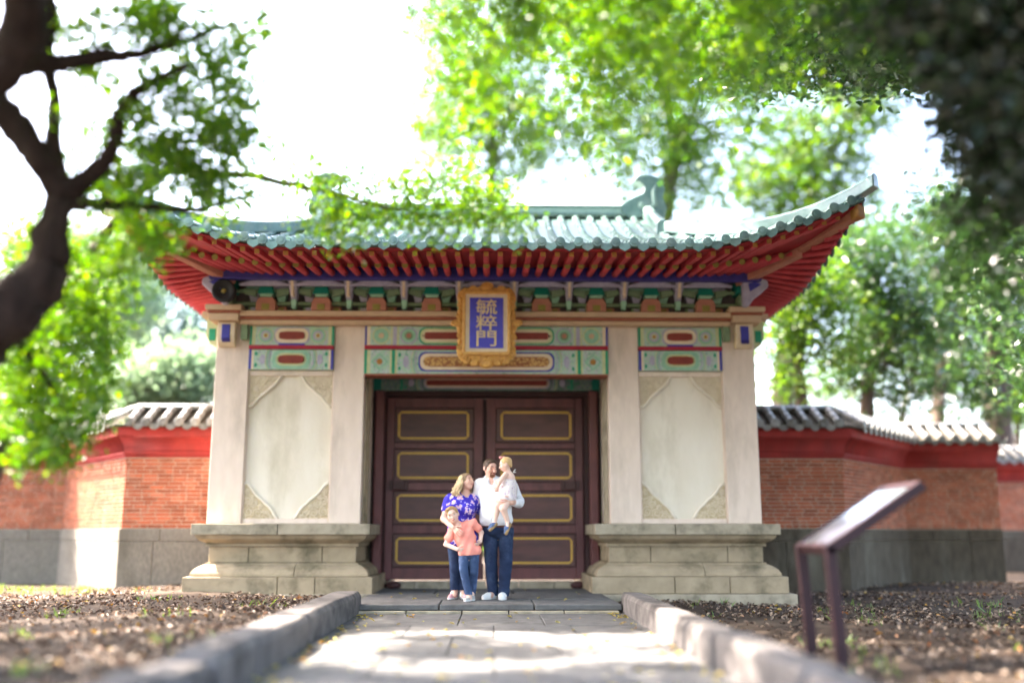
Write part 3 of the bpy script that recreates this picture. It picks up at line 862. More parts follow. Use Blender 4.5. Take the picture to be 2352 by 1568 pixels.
# bracket sets between cornice and purlin ---------------------------------------
MB().box(XC - 3.72, XC + 3.72, 14.42, 14.6, 4.108, 4.60).build('bracket_board', 'dark_board', gate)
MB().box(XC - 3.70, XC + 3.70, 14.24, 14.30, 4.375, 4.425).build('bracket_tie', 'sage', gate, bevel=.008)
MB().box(XC - 3.70, XC + 3.70, 14.30, 14.41, 4.20, 4.25).build('bracket_tie', 'sage', gate, bevel=.008)
PITCHB = .805
for k in range(-9, 9):                # small lower row of painted blocks between the sets
    x = XC + (k + .5) * PITCHB / 2
    bk = MB().box(x - .075, x + .075, 14.325, 14.415, 4.112, 4.185).build('small_block', ('terracotta', 'sage')[k % 2], gate, bevel=.012)
    MB().box(x - .04, x + .04, 14.318, 14.33, 4.13, 4.168).build('inlay', ('rafter_olive', 'lav')[k % 2], bk)
    up_ = MB()
    up_.hexa([(x - .045, 14.33, 4.255), (x + .045, 14.33, 4.255), (x + .045, 14.415, 4.255), (x - .045, 14.415, 4.255)], [(x - .08, 14.29, 4.37), (x + .08, 14.29, 4.37), (x + .08, 14.415, 4.37), (x - .08, 14.415, 4.37)])
    up_.build('small_cup', ('mint', 'lav')[k % 2], gate, bevel=.008)
    MB().box(x - .11, x + .11, 14.27, 14.35, 4.43, 4.475).build('small_arm', ('lav', 'mint')[k % 2], gate, bevel=.008)


def cup(mb, x, y, z0, z1, w0, w1, d0, d1):
    mb.hexa([(x - w0 / 2, y, z0), (x + w0 / 2, y, z0), (x + w0 / 2, y + d0, z0), (x - w0 / 2, y + d0, z0)],
            [(x - w1 / 2, y - (d1 - d0) / 2, z1), (x + w1 / 2, y - (d1 - d0) / 2, z1), (x + w1 / 2, y + d0 + (d1 - d0) / 2, z1), (x - w1 / 2, y + d0 + (d1 - d0) / 2, z1)])


def bracket_set(x):
    poly = [(x - .145, 4.108), (x + .145, 4.108), (x + .14, 4.23), (x + .10, 4.30), (x - .10, 4.30), (x - .14, 4.23)]
    b = MB().prism_y(poly, 14.20, 14.40).build('bracket_set', 'terracotta', gate, bevel=.012)
    MB().box(x - .055, x + .055, 14.192, 14.22, 4.112, 4.20).build('peg', 'rafter_olive', b, bevel=.004)
    mb = MB()
    cup(mb, x, 14.20, 4.305, 4.345, .16, .20, .15, .17)
    mb.build('neck', 'mint', b)
    mb = MB()
    cup(mb, x, 14.16, 4.348, 4.47, .24, .17, .16, .12)
    mb.build('cup', 'teal', b, bevel=.01)
    for sg in (-1, 1):
        mb = MB()
        mb.hexa([(x + sg * .15, 14.22, 4.31), (x + sg * .33, 14.22, 4.36), (x + sg * .33, 14.30, 4.36), (x + sg * .15, 14.30, 4.31)],
                [(x + sg * .15, 14.22, 4.42), (x + sg * .33, 14.22, 4.44), (x + sg * .33, 14.30, 4.44), (x + sg * .15, 14.30, 4.42)])
        mb.build('arm', 'sage', b, bevel=.008)
    mb = MB()
    pts = [(x - .36, 4.44)] + [(x - .36 + .72 * q / 12, 4.455 + .07 * math.sin(PI * q / 12)) for q in range(13)] + [(x + .36, 4.44)]
    mb.prism_y(pts, 14.03, 14.12)
    mb.build('cloud_arm', 'lav', b, bevel=.006)
    for sg in (-1, 1):
        MB().prism_y(circ(x + sg * .21, 4.255, .05, 8), 14.36, 14.415).build('boss', 'maroon', b)
    return b


def tail_arm(x):
    mb = MB()
    mb.hexa([(x - .04, 14.22, 4.27), (x + .04, 14.22, 4.27), (x + .04, 14.34, 4.27), (x - .04, 14.34, 4.27)],
            [(x - .07, 14.02, 4.555), (x + .07, 14.02, 4.555), (x + .07, 14.30, 4.555), (x - .07, 14.30, 4.555)])
    b = mb.build('tail_arm', 'lav', gate, bevel=.014)
    mb = MB()
    mb.box(x - .018, x + .018, 14.085, 14.30, 4.30, 4.54)
    mb.hexa([(x - .02, 14.205, 4.30), (x + .02, 14.205, 4.30), (x + .02, 14.23, 4.30), (x - .02, 14.23, 4.30)],
            [(x - .02, 14.005, 4.54), (x + .02, 14.005, 4.54), (x + .02, 14.05, 4.54), (x - .02, 14.05, 4.54)])
    mb.build('stripe', 'cream', b)
    mb = MB()
    mb.hexa([(x - .03, 14.24, 4.14), (x + .03, 14.24, 4.14), (x + .03, 14.34, 4.14), (x - .03, 14.34, 4.14)],
            [(x - .042, 14.21, 4.267), (x + .042, 14.21, 4.267), (x + .042, 14.34, 4.267), (x - .042, 14.34, 4.267)])
    mb.build('tip', 'mint', b, bevel=.01)
    return b


def copy_parts(src, dx):
    c = place_copy(src, src.location + Vector((dx, 0, 0)), gate)
    for ch in src.children:
        g = place_copy(ch, ch.location, c)
    return c


b0, t0 = bracket_set(XC), tail_arm(XC + PITCHB / 2)
for k in range(-4, 5):
    if k:
        copy_parts(b0, k * PITCHB)
for k in range(-4, 4):
    if k:
        copy_parts(t0, k * PITCHB)
# corner nose brackets: a lavender cloud head bending outwards with a blue heart
for s in (-1, 1):
    x = XC + s * 3.72
    pts = [(0, 4.15), (.07, 4.14), (.16, 4.26), (.27, 4.34), (.38, 4.44), (.37, 4.53), (.28, 4.56), (.20, 4.53), (.12, 4.58), (0, 4.58)]
    poly = [(x + s * u, z) for u, z in pts]
    nb = MB().prism_y(poly, 13.98, 14.10).build('corner_nose', 'lav', gate, bevel=.02)
    MB().prism_y([(x + s * u, z) for u, z in ((.10, 4.36), (.20, 4.42), (.27, 4.47), (.18, 4.50), (.08, 4.48))], 13.970, 13.99).build('heart', 'blue', nb)
    MB().box(*sorted((x - s * .02, x + s * .12)), 14.12, 14.42, 4.19, 4.36).build('corner_block', 'sage', gate, bevel=.02)
    MB().box(*sorted((x - s * .06, x + s * .20)), 14.10, 14.42, 4.365, 4.56).build('corner_block', 'teal', gate, bevel=.02)
# purlin
MB().box(XC - 3.98, XC + 3.98, 13.90, 14.02, 4.497, 4.70).build('purlin', 'navy', gate, bevel=.02)
for s in (-1, 1):
    x0, x1 = sorted((XC + s * 3.78, XC + s * 3.98))
    MB().box(x0, x1, 14.14, 17.3, 4.52, 4.70).build('purlin', 'navy', gate, bevel=.02)
    MB().box(*sorted((XC + s * 3.60, XC + s * 3.88)), 14.9, 17.0, 4.108, 4.58).build('bracket_board', 'dark_board', gate)
# ------------------------------------------------------------------ the roof
RY0, RYC, RX = 12.35, 15.70, 4.95
RD = RYC - RY0


def lift(u):
    return 0.21 * max(0.0, u) ** 1.45


def zt(t):
    return 4.585 + 0.72 * (0.8 * t + 0.2 * t * t) if t <= 1 else 5.305 + 0.715 * (t - 1) / 0.718


def z_front(ax, t):
    return zt(t) + lift(ax - 2.75) * max(0.0, 1 - t)


def x_eave(y):
    u = min(1.0, max(0.0, (abs(y - RYC) - 1.15) / 2.2))
    return 4.78 + 0.17 * u ** 1.6


def t_end(ax):
    return 1.718 if ax <= 2.70 else max(0.0, (RX - ax) / 2.25)


def fpt(x, t, up=0.0, back=False):
    """point of the front (or back) slope: x sideways, t up the slope"""
    y = RY0 + 1.95 * t
    if back:
        y = 2 * RYC - y
    return (XC + x, y, z_front(abs(x), t) + up)


def side_pt(s, y, v, up=0.0):
    """point of a side slope: v 0 at the eave, 1 at the hip line or the gable foot"""
    ay = abs(y - RYC)
    xe = x_eave(y)
    th = min(1.0, (RD - ay) / 1.95)
    xh = RX - 2.25 * th
    ax = xe + (xh - xe) * v
    t = th * v
    z = zt(t) + lift(ay - 1.15) * (1 - v)
    zh = zt(th) + lift(xh - 2.75) * (1 - th)
    z = z + (zh - (zt(th))) * v
    return (XC + s * ax, y, z + up)


def sheet(rows):
    mb = MB()
    n = len(rows[0])
    mb.rings(rows, close=False, cap=False)
    return mb


def solid(ob, th, off=-1):
    md = ob.modifiers.new('thickness', 'SOLIDIFY')
    md.thickness = th
    md.offset = 0
    return ob


xs_r = np.linspace(-RX, RX, 67)
for back in (False, True):
    rows = [[fpt(x, t_end(abs(x)) * q / 10, -.03, back) for q in range(11)] for x in xs_r]
    solid(sheet(rows).build('roof_slope', 'glaze_dark', gate, True), .05)
for s in (-1, 1):
    rows = [[side_pt(s, y, q / 6, -.03) for q in range(7)] for y in np.linspace(RYC - RD + .01, RYC + RD - .01, 41)]
    solid(sheet(rows).build('roof_slope', 'glaze_dark', gate, True), .05)
    gx_ = XC + s * 2.70
    MB().rings([[(gx_ - s * .10, 14.36, 5.26), (gx_ - s * .10, 17.04, 5.26), (gx_ - s * .10, RYC, 5.96)], [(gx_ - s * .03, 14.36, 5.26), (gx_ - s * .03, 17.04, 5.26), (gx_ - s * .03, RYC, 5.96)]]).build('gable', 'red_dark', gate)


def barrel(pts, r, n=6):
    """half-round tile row: pts run up the slope; steps where one tile laps the next"""
    mb = MB()
    rings = []
    P = [Vector(p) for p in pts]
    d = [(P[min(i + 1, len(P) - 1)] - P[max(i - 1, 0)]).normalized() for i in range(len(P))]
    for i, p in enumerate(P):
        side = d[i].cross(Vector((0, 0, 1))).normalized()
        up = side.cross(d[i]).normalized()
        for rr_ in ((r * 1.0, r * .86) if 0 < i < len(P) - 1 else (r,)):
            o = -.002 if rr_ == r else .0
            rings.append([p + d[i] * o + side * (rr_ * math.cos(PI * k / n)) + up * (rr_ * math.sin(PI * k / n) * 1.05) for k in range(n + 1)])
    # order: at each lap the lower tile ends small under the upper one's rim
    out = [rings[0]]
    for k in range(1, len(rings) - 1, 2):
        out += [rings[k + 1], rings[k]]
    out.append(rings[-1])
    mb.rings(out, close=True, cap=True)
    return mb


TP = .238
for k in range(-20, 21):
    x = k * TP
    te = t_end(abs(x))
    n = max(2, int(te / .17))
    pts = [fpt(x, -0.012 + (te + .012) * q / n, .0) for q in range(n + 1)]
    row = barrel(pts, .062).build('tile_row', 'glaze', gate, False)
    p = Vector(pts[0])
    cap = MB().rings([[(p.x + .066 * math.cos(2 * PI * q / 12), p.y - .028 + dy, p.z + .018 + .066 * math.sin(2 * PI * q / 12)) for q in range(12)] for dy in (0, .024)])
    cap.prism_y(circ(p.x, p.z + .018, .036, 8), p.y - .036, p.y - .024)
    cap.build('eave_cap', 'glaze', row, bevel=.006)
for k in range(-21, 21):
    x = (k + .5) * TP
    if abs(x) > 4.86:
        continue
    x0, y0, z0 = fpt(x, -.008)
    w = .088
    poly = [(x0 - w, z0 + .035), (x0 - w, z0 - .02), (x0 - w * .72, z0 - .068), (x0, z0 - .105), (x0 + w * .72, z0 - .068), (x0 + w, z0 - .02), (x0 + w, z0 + .035), (x0 + w * .5, z0 + .008), (x0, z0 - .002), (x0 - w * .5, z0 + .008)]
    MB().prism_y(poly, y0 - .022, y0 - .002).build('drip_tile', 'glaze', gate)
for s in (-1, 1):
    for k in range(-13, 14):
        y = RYC + k * TP
        pts = [side_pt(s, y, -.02 + 1.02 * q / 5) for q in range(6)]
        if (Vector(pts[0]) - Vector(pts[-1])).length < .25:
            continue
        barrel(pts, .062).build('tile_row', 'glaze', gate)
    for k in range(-14, 14):
        y = RYC + (k + .5) * TP
        if abs(y - RYC) > 3.25:
            continue
        x0, y0, z0 = side_pt(s, y, -.01)
        w = .088
        prof = [(y0 - w, z0 + .03), (y0 - w, z0 - .02), (y0 - w * .7, z0 - .068), (y0, z0 - .105), (y0 + w * .7, z0 - .068), (y0 + w, z0 - .02), (y0 + w, z0 + .03)]
        MB().rings([[(x0 + s * .02, a, b) for a, b in prof], [(x0, a, b) for a, b in prof]]).build('drip_tile', 'glaze', gate)

# ridges


def rail(pts, w, h, name, mat, lift0=0.0, bev=.02):
    P = [Vector(p) for p in pts]
    rings = []
    for i, p in enumerate(P):
        d = (P[min(i + 1, len(P) - 1)] - P[max(i - 1, 0)])
        side = Vector((d.y, -d.x, 0)).normalized() * (w / 2)
        rings.append([p - side, p + side, p + side + Vector((0, 0, h * .8)), p + side * .4 + Vector((0, 0, h)), p - side * .4 + Vector((0, 0, h)), p - side + Vector((0, 0, h * .8))])
    return MB().rings(rings).build(name, mat, gate, bevel=bev)


M['glaze_ridge'] = pm('pale celadon ridge glaze', (0.36, 0.50, 0.44), (0.26, 0.40, 0.35), 8, 0.28, 0.6, 0.1, 40, coat=0.3)
rdg = rail([(XC - 2.32, RYC, 6.0), (XC + 2.32, RYC, 6.0)], .24, .24, 'main_ridge', 'glaze_ridge')
MB().box(XC - 2.3, XC + 2.3, RYC - .15, RYC - .122, 6.155, 6.185).build('ridge_line', 'glaze', rdg)
MB().box(XC - 2.3, XC + 2.3, RYC - .15, RYC - .122, 6.03, 6.055).build('ridge_line', 'glaze', rdg)
for s in (-1, 1):
    x = XC + s * 2.28
    prof = [(0, 5.98), (.62, 5.98), (.66, 6.15), (.60, 6.34), (.64, 6.50), (.56, 6.66), (.38, 6.74), (.20, 6.72), (.10, 6.62), (.20, 6.60), (.30, 6.52), (.28, 6.42), (.14, 6.36), (.02, 6.30), (-.10, 6.22), (-.12, 6.10)]
    ow = MB().prism_y([(x + s * u, z) for u, z in prof], RYC - .14, RYC + .14).build('ridge_ornament', 'glaze', gate, bevel=.03)
    MB().ball((x + s * .24, RYC - .14, 6.20), (.06, .03, .06)).build('eye', 'glaze_ridge', ow, True)
    MB().tube([(x + s * .30, RYC - .14, 6.08), (x + s * .46, RYC - .15, 6.20), (x + s * .44, RYC - .15, 6.42), (x + s * .50, RYC - .14, 6.56)], [.03, .045, .04, .015]).build('fin', 'glaze_ridge', ow, True)
    for yy in (1, -1):
        y = lambda t: RYC - yy * (RYC - (RY0 + 1.95 * t))
        rail([(XC + s * 2.62, y(t), zt(t) + .0) for t in np.linspace(1.68, 1.0, 7)], .17, .24, 'verge_ridge', 'glaze')
        hip = []
        for q in np.linspace(0, 1, 14):
            t = 1 - q
            ax = RX - 2.25 * t
            hip.append((XC + s * ax, y(t), z_front(ax, t) + .02))
        hip.append((XC + s * (RX + .12), y(-.06), z_front(RX, 0) + .09))
        h_ = rail(hip, .17, .19, 'hip_ridge', 'glaze', bev=.015)

# eave underside: boards, two tiers of rafters, corner beams -------------------------
def soffit(ax, v):
    """front underside, v 0 at the eave and 1 at the purlin"""
    yin = 14.06 if ax <= 3.85 else 14.06 - (ax - 3.85) * 1.56
    y = 12.38 + (max(12.40, yin) - 12.38) * v
    w = (y - 12.38) / 1.68
    return y, 4.515 + .195 * w + lift(ax - 2.75) * (1 - w) ** 1.1


rows = []
for x in np.linspace(-4.92, 4.92, 61):
    r_ = []
    for q in range(9):
        y, z = soffit(abs(x), q / 8)
        r_.append((XC + x, y, z))
    rows.append(r_)
solid(sheet(rows).build('eave_board', 'red_dark', gate, True), .02)
for s in (-1, 1):
    rows = []
    for y in np.linspace(RYC - RD + .05, RYC + RD - .05, 45):
        ay = abs(y - RYC)
        xin = 3.85 if ay < 1.64 else 3.85 + (ay - 1.64) / 1.56
        xe = x_eave(y) - .03
        xin = min(xin, xe - .005)
        r_ = []
        for q in range(7):
            ax = xe + (xin - xe) * q / 6
            w = (xe - ax) / max(.3, xe - 3.85)
            r_.append((XC + s * ax, y, 4.515 + .195 * w + lift(ay - 1.15) * (1 - w) ** 1.1))
        rows.append(r_)
    solid(sheet(rows).build('eave_board', 'red_dark', gate, True), .02)
    # side rafters
    for k in range(-17, 18):
        y = RYC + k * .185
        ay = abs(y - RYC)
        xin = 3.86 if ay < 1.64 else 3.86 + (ay - 1.64) / 1.56
        xe = x_eave(y) - .06
        if xe - xin < .12:
            continue
        zf = lambda ax: 4.515 + .195 * (xe - ax) / max(.3, xe - 3.85) + lift(ay - 1.15) * (1 - (xe - ax) / max(.3, xe - 3.85)) ** 1.1 - .045
        MB().tube([(XC + s * ax, y, zf(ax)) for ax in np.linspace(xe, xin, 5)], .036, 8).build('side_rafter', 'red_paint', gate, True)
RP = .185
for k in range(-25, 26):
    x = k * RP
    ax, s = abs(x), (1 if x >= 0 else -1)
    # flying rafter
    if ax < 4.75:
        xs_ = ax if ax < 2.9 else 2.9 + (ax - 2.9) * .72
        y1 = 13.55 - max(0, ax - 3.3) * .42
        y0 = 12.48
        z0 = soffit(ax, 0)[1] - .052 + .01
        z1 = 4.515 + .195 * (y1 - 12.38) / 1.68 + lift(ax - 2.75) * max(0, 1 - (y1 - 12.38) / 1.68) - .045
        mb = MB()
        h = .036
        A, B = Vector((XC + s * ax, y0, z0)), Vector((XC + s * xs_, y1, z1))
        mb.hexa([A + Vector((-h, 0, -h)), A + Vector((h, 0, -h)), B + Vector((h, 0, -h)), B + Vector((-h, 0, -h))],
                [A + Vector((-h, 0, h)), A + Vector((h, 0, h)), B + Vector((h, 0, h)), B + Vector((-h, 0, h))])
        f = mb.build('flying_rafter', 'red_paint', gate, bevel=.006)
        MB().box(A.x - .03, A.x + .03, y0 - .012, y0 + .004, z0 - .03, z0 + .03).build('rafter_end', 'rafter_yellow', f)
    # round rafter below it
    if ax < 4.3:
        xs_ = ax if ax < 2.9 else 2.9 + (ax - 2.9) * .70
        y0 = 13.16 + max(0, ax - 3.0) * .05
        zl = lift(ax - 2.75) * .55
        A = Vector((XC + s * ax, y0, 4.505 + zl))
        B = Vector((XC + s * xs_, 14.02, 4.60 + zl * .25))
        f = MB().tube([A, (A + B) / 2, B], .047, 10).build('round_rafter', 'red_paint', gate, True)
        MB().rings([[(A.x + .043 * math.cos(2 * PI * q / 10), y0 + dy, A.z + .043 * math.sin(2 * PI * q / 10)) for q in range(10)] for dy in (-.016, -.001)]).build('rafter_end', 'rafter_olive', f)
for s in (-1, 1):
    a, b = Vector((XC + s * 3.75, 14.10, 4.58)), Vector((XC + s * 4.90, 12.42, 4.99))
    side = Vector((a.y - b.y, -(a.x - b.x), 0)).normalized() * .075
    mid = (a + b) / 2 + Vector((0, 0, -.06))
    mb = MB().rings([[p - side, p + side, p + side + Vector((0, 0, .15)), p - side + Vector((0, 0, .15))] for p in (a, mid, b)])
    cbm = mb.build('corner_beam', 'terracotta', gate, bevel=.015)
    e = b + (b - a).normalized() * .03
    mb = MB().rings([[p - side * 1.1 + Vector((0, 0, -.02)), p + side * 1.1 + Vector((0, 0, -.02)), p + side * 1.1 + Vector((0, 0, .16)), p - side * 1.1 + Vector((0, 0, .16))] for p in (b - (b - a).normalized() * .10, e)])
    mb.build('beam_end', 'rafter_yellow', cbm, bevel=.02)
    # lower corner beam
    a, b = Vector((XC + s * 3.70, 14.15, 4.47)), Vector((XC + s * 4.32, 13.20, 4.66))
    mb = MB().rings([[p - side, p + side, p + side + Vector((0, 0, .12)), p - side + Vector((0, 0, .12))] for p in (a, b)])
    mb.build('corner_beam', 'terracotta', gate, bevel=.015)

# ------------------------------------------------------------------ the name plaque
pl = thing('name_plaque', 'blue name plaque with three pale gold characters in an ornate gold frame under the eave', 'plaque', (XC, 14.0, 3.2))
PX = XC + .0
mb = MB()
edge = []
for k in range(96):
    a = 2 * PI * k / 96
    ca, sa = math.cos(a), math.sin(a)
    q = (abs(ca) ** 6 + abs(sa) ** 6) ** (-1 / 6)
    w = 1 + .045 * math.cos(8 * a) + .022 * math.cos(20 * a + .4)
    edge.append((PX + .42 * q * ca * w, 3.85 + .535 * q * sa * w))
mb.prism_y(edge, 13.93, 14.0)
fr = mb.build('ornate_frame', 'gold', pl, bevel=.012)
mb = MB()
for k in range(46):
    a = 2 * PI * k / 46 + .05
    q = (abs(math.cos(a)) ** 6 + abs(math.sin(a)) ** 6) ** (-1 / 6)
    px, pz = PX + .385 * q * math.cos(a), 3.85 + .505 * q * math.sin(a)
    if k % 2:
        pts = [(px + .045 * (1 - i / 13) * math.cos(i * .8 + k), 13.925 - .012 * (i < 6), pz + .045 * (1 - i / 13) * math.sin(i * .8 + k)) for i in range(12)]
        mb.tube(pts, .011, 5)
    else:
        mb.ball((px, 13.93, pz), (.032, .022, .040), None, 8, 6)
for x_, z_, r_ in ((0, 4.40, .10), (-.2, 4.37, .06), (.2, 4.37, .06), (-.44, 3.86, .075), (.44, 3.86, .075), (0, 3.28, .11), (-.16, 3.29, .075), (.16, 3.29, .075), (-.28, 3.30, .05), (.28, 3.30, .05)):
    mb.ball((PX + x_, 13.935, z_), (r_, .03, r_ * .62), None, 10, 6)
    pts = [(PX + x_ + r_ * (1 - i / 16) * math.cos(i * .7), 13.91, z_ + r_ * .7 * (1 - i / 16) * math.sin(i * .7)) for i in range(14)]
    mb.tube(pts, .010, 5)
mb.build('scrollwork', 'gold', fr, True)
MB().frame_y(rrect(PX, 3.865, .69, .93, .05, 3), rrect(PX, 3.865, .60, .84, .02, 3), 13.885, 13.94).build('inner_frame', 'gold', pl, bevel=.008)
MB().prism_y(rrect(PX, 3.865, .605, .845, .02, 3), 13.905, 13.945).build('mount', 'cream', pl)
MB().prism_y(rrect(PX, 3.865, .48, .735, .006, 2), 13.898, 13.91).build('board', 'plaque_blue', pl)
dg = None
for ch, zc in (('毓', 4.098), ('粹', 3.868), ('門', 3.636)):
    cu = bpy.data.curves.new('character', 'FONT')
    cu.body = ch
    cu.size = .255
    cu.extrude = .006
    cu.offset = .0015
    cu.align_x = 'CENTER'
    cu.align_y = 'CENTER'
    cu.resolution_u = 3
    tmp = bpy.data.objects.new('tmp', cu)
    C.objects.link(tmp)
    bpy.context.view_layer.update()
    me = bpy.data.meshes.new_from_object(tmp.evaluated_get(bpy.context.evaluated_depsgraph_get()))
    bpy.data.objects.remove(tmp)
    vs = np.array([v.co[:] for v in me.vertices])
    if len(vs):
        mid = (vs.max(0) + vs.min(0)) / 2
        sc = .24 / max(1e-6, (vs.max(0) - vs.min(0))[:2].max())
        for v in me.vertices:
            x_, y_, z_ = (v.co.x - mid[0]) * sc, (v.co.y - mid[1]) * sc, v.co.z - mid[2]
            v.co = (PX + x_ * 1.25 - XC, 13.896 - z_ - 14.0, zc + y_ * .93 - 3.2)
    me.materials.clear()
    me.materials.append(M['gold_pale'])
    ob = bpy.data.objects.new('character', me)
    C.objects.link(ob)
    ob.parent = pl

# round black loudspeaker at the left corner
sp = thing('loudspeaker', 'round black loudspeaker fixed under the eave corner nearest the leaning tree', 'loudspeaker', (-3.86, 13.96, 4.33))
MB().rings([[(-3.86 + r_ * math.cos(2 * PI * q / 20), y_, 4.33 + r_ * math.sin(2 * PI * q / 20)) for q in range(20)] for r_, y_ in ((.13, 14.14), (.165, 14.06), (.17, 13.94), (.15, 13.925), (.10, 13.96), (.055, 13.975))]).build('housing', 'speaker', sp, True)
MB().ball((-3.86, 13.965, 4.33), (.035, .02, .035)).build('dust_cap', 'rafter_olive', sp, True)
MB().box(-3.90, -3.82, 14.10, 14.40, 4.31, 4.35).build('mount_arm', 'speaker', sp)
# ------------------------------------------------------------------ brick walls with tiled coping
class Seg:
    def __init__(s, a, b, k0=0.0, k1=0.0, flip=1):
        s.a = Vector((a[0], a[1], 0))
        d = Vector((b[0] - a[0], b[1] - a[1], 0))
        s.L = d.length
        s.e = d.normalized()
        s.n = Vector((s.e.y, -s.e.x, 0)) * flip          # outwards, to the visitor's side
        s.k0, s.k1 = k0, k1

    def P(s, t, off, z):
        p = s.a + s.e * t + s.n * off
        return (p.x, p.y, z)

    def sweep(s, prof, t0=None, t1=None):
        """solid with section prof [(off, z)] between two joints, or mitred at the corner where None"""
        r0 = [s.P(s.k0 * o if t0 is None else t0, o, z) for o, z in prof]
        r1 = [s.P(s.L + s.k1 * o if t1 is None else t1, o, z) for o, z in prof]
        return MB().rings([r0, r1])


BRICKS = [0]


def brick_wall(name, label, segs, base_z, n_parts, footing='granite_wall'):
    a = segs[0].a
    w = thing(name, label, 'wall', (a.x, a.y, 0))
    left = n_parts
    extra = MB()
    for si, s in enumerate(segs):
        s.sweep([(-.008, base_z), (-.008, 2.62), (-.42, 2.62), (-.42, base_z)]).build('wall_core', 'mortar', w)
        # stone footing: tall slabs below, a coping course on top
        def courses(z0, z1, off, lens, nm):
            t = None
            cuts = [None]
            q = rnd.uniform(.4, .9) * lens
            while q < s.L - .3 * lens:
                cuts.append(q)
                q += lens * rnd.uniform(.85, 1.2)
            cuts.append(None)
            for i in range(len(cuts) - 1):
                c0, c1 = cuts[i], cuts[i + 1]
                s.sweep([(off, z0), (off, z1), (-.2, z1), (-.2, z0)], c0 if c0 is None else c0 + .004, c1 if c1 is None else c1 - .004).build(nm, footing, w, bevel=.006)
        courses(base_z, .792, .030, 1.45, 'footing_slab')
        courses(.798, .992, .034, .80, 'footing_course')
        # bricks
        rows_n, z0, hb, jt = 18, .998, .0617, .014
        t_lo, t_hi = (0.0 if s.k0 == 0 else .004), s.L - (.004 if s.k1 else 0)
        for r in range(rows_n):
            z = z0 + r * hb
            t = t_lo - (rnd.choice([0, .06, .11]) if r % 2 else rnd.choice([.0, .03, .16]))
            while t < t_hi - .02:
                ln = .222 if rnd.random() < (.86 if r % 2 else .68) else .106
                u0, u1 = max(t, t_lo), min(t + ln, t_hi)
                t += ln + jt
                if u1 - u0 < .03:
                    continue
                d = rnd.uniform(-.003, .003)
                lo = [s.P(u0, d, z + jt / 2), s.P(u1, d, z + jt / 2), s.P(u1, -.05, z + jt / 2), s.P(u0, -.05, z + jt / 2)]
                hi = [(p[0], p[1], z + hb - jt / 2) for p in lo]
                if left > 0:
                    left -= 1
                    MB().hexa(lo, hi).build('brick', 'brick', w)
                else:
                    extra.hexa(lo, hi)
        s.sweep([(-.010, 2.110), (-.010, 2.121), (-.3, 2.121), (-.3, 2.110)]).build('joint_line', 'stone_dark', w)
        s.sweep([(.024, 2.122), (.024, 2.165), (-.3, 2.165), (-.3, 2.122)]).build('red_moulding', 'wall_red', w, bevel=.006)
        s.sweep([(.055, 2.167), (.055, 2.212), (-.3, 2.212), (-.3, 2.167)]).build('red_moulding', 'wall_red', w, bevel=.008)
        cove = [(.050, 2.214), (.056, 2.26), (.075, 2.32), (.11, 2.38), (.16, 2.43), (.20, 2.455)]
        s.sweep(cove + [(-.3, 2.455), (-.3, 2.214)]).build('red_cove', 'wall_red', w, True)
        s.sweep([(.215, 2.457), (.215, 2.60), (-.3, 2.60), (-.3, 2.457)]).build('red_fascia', 'wall_red', w, bevel=.006)
        # coping: bed, barrel rows, drip tiles, ridge roll
        s.sweep([(.27, 2.602), (.27, 2.635), (-.20, 2.91), (-.66, 2.62), (-.6, 2.602)]).build('coping_bed', 'stone_dark', w)
        pitch = .268
        n = max(1, int(round(s.L / pitch)))
        for i in range(n):
            t = (i + .5) * s.L / n
            pts = [s.P(t, o, z) for o, z in ((.335, 2.655), (.155, 2.755), (-.03, 2.86), (-.20, 2.955))]
            barrel(pts, .072, 6).build('barrel_tile', 'grey_tile', w)
            c = Vector(pts[0]) + s.n * .004 + Vector((0, 0, .012))
            ring = lambda rr, o: [tuple(c + s.n * o + s.e * (rr * math.cos(2 * PI * q / 12)) + Vector((0, 0, rr * math.sin(2 * PI * q / 12)))) for q in range(12)]
            MB().rings([ring(.078, 0), ring(.078, .018), ring(.05, .026)]).build('tile_end', 'grey_tile', w)
        for i in range(n + 1):
            t = i * s.L / n
            if (i == 0 and s.k0) or (i == n and s.k1):
                continue
            c = Vector(s.P(t, .315, 2.668))
            pr_ = [(-.098, .01)] + [(.098 * math.cos(PI + PI * q / 8), .125 * math.sin(PI + PI * q / 8)) for q in range(9)] + [(.098, .01), (.05, -.022), (0, -.03), (-.05, -.022)]
            MB().rings([[tuple(c + s.n * o + s.e * u + Vector((0, 0, v))) for u, v in pr_] for o in (0, .018)]).build('drip_tile', 'grey_tile', w)
        s.sweep([(-.20 + .075 * math.cos(2 * PI * q / 10), 2.965 + .06 * math.sin(2 * PI * q / 10)) for q in range(10)]).build('ridge_roll', 'grey_tile', w, True)
        # back side, plain
        s.sweep([(-.424, base_z), (-.424, 2.60), (-.45, 2.60), (-.45, base_z)]).build('back_face', 'wall_red', w)
    if extra.v:
        extra.build('brickwork', 'brick_stuff', w, kind='stuff')
    return w


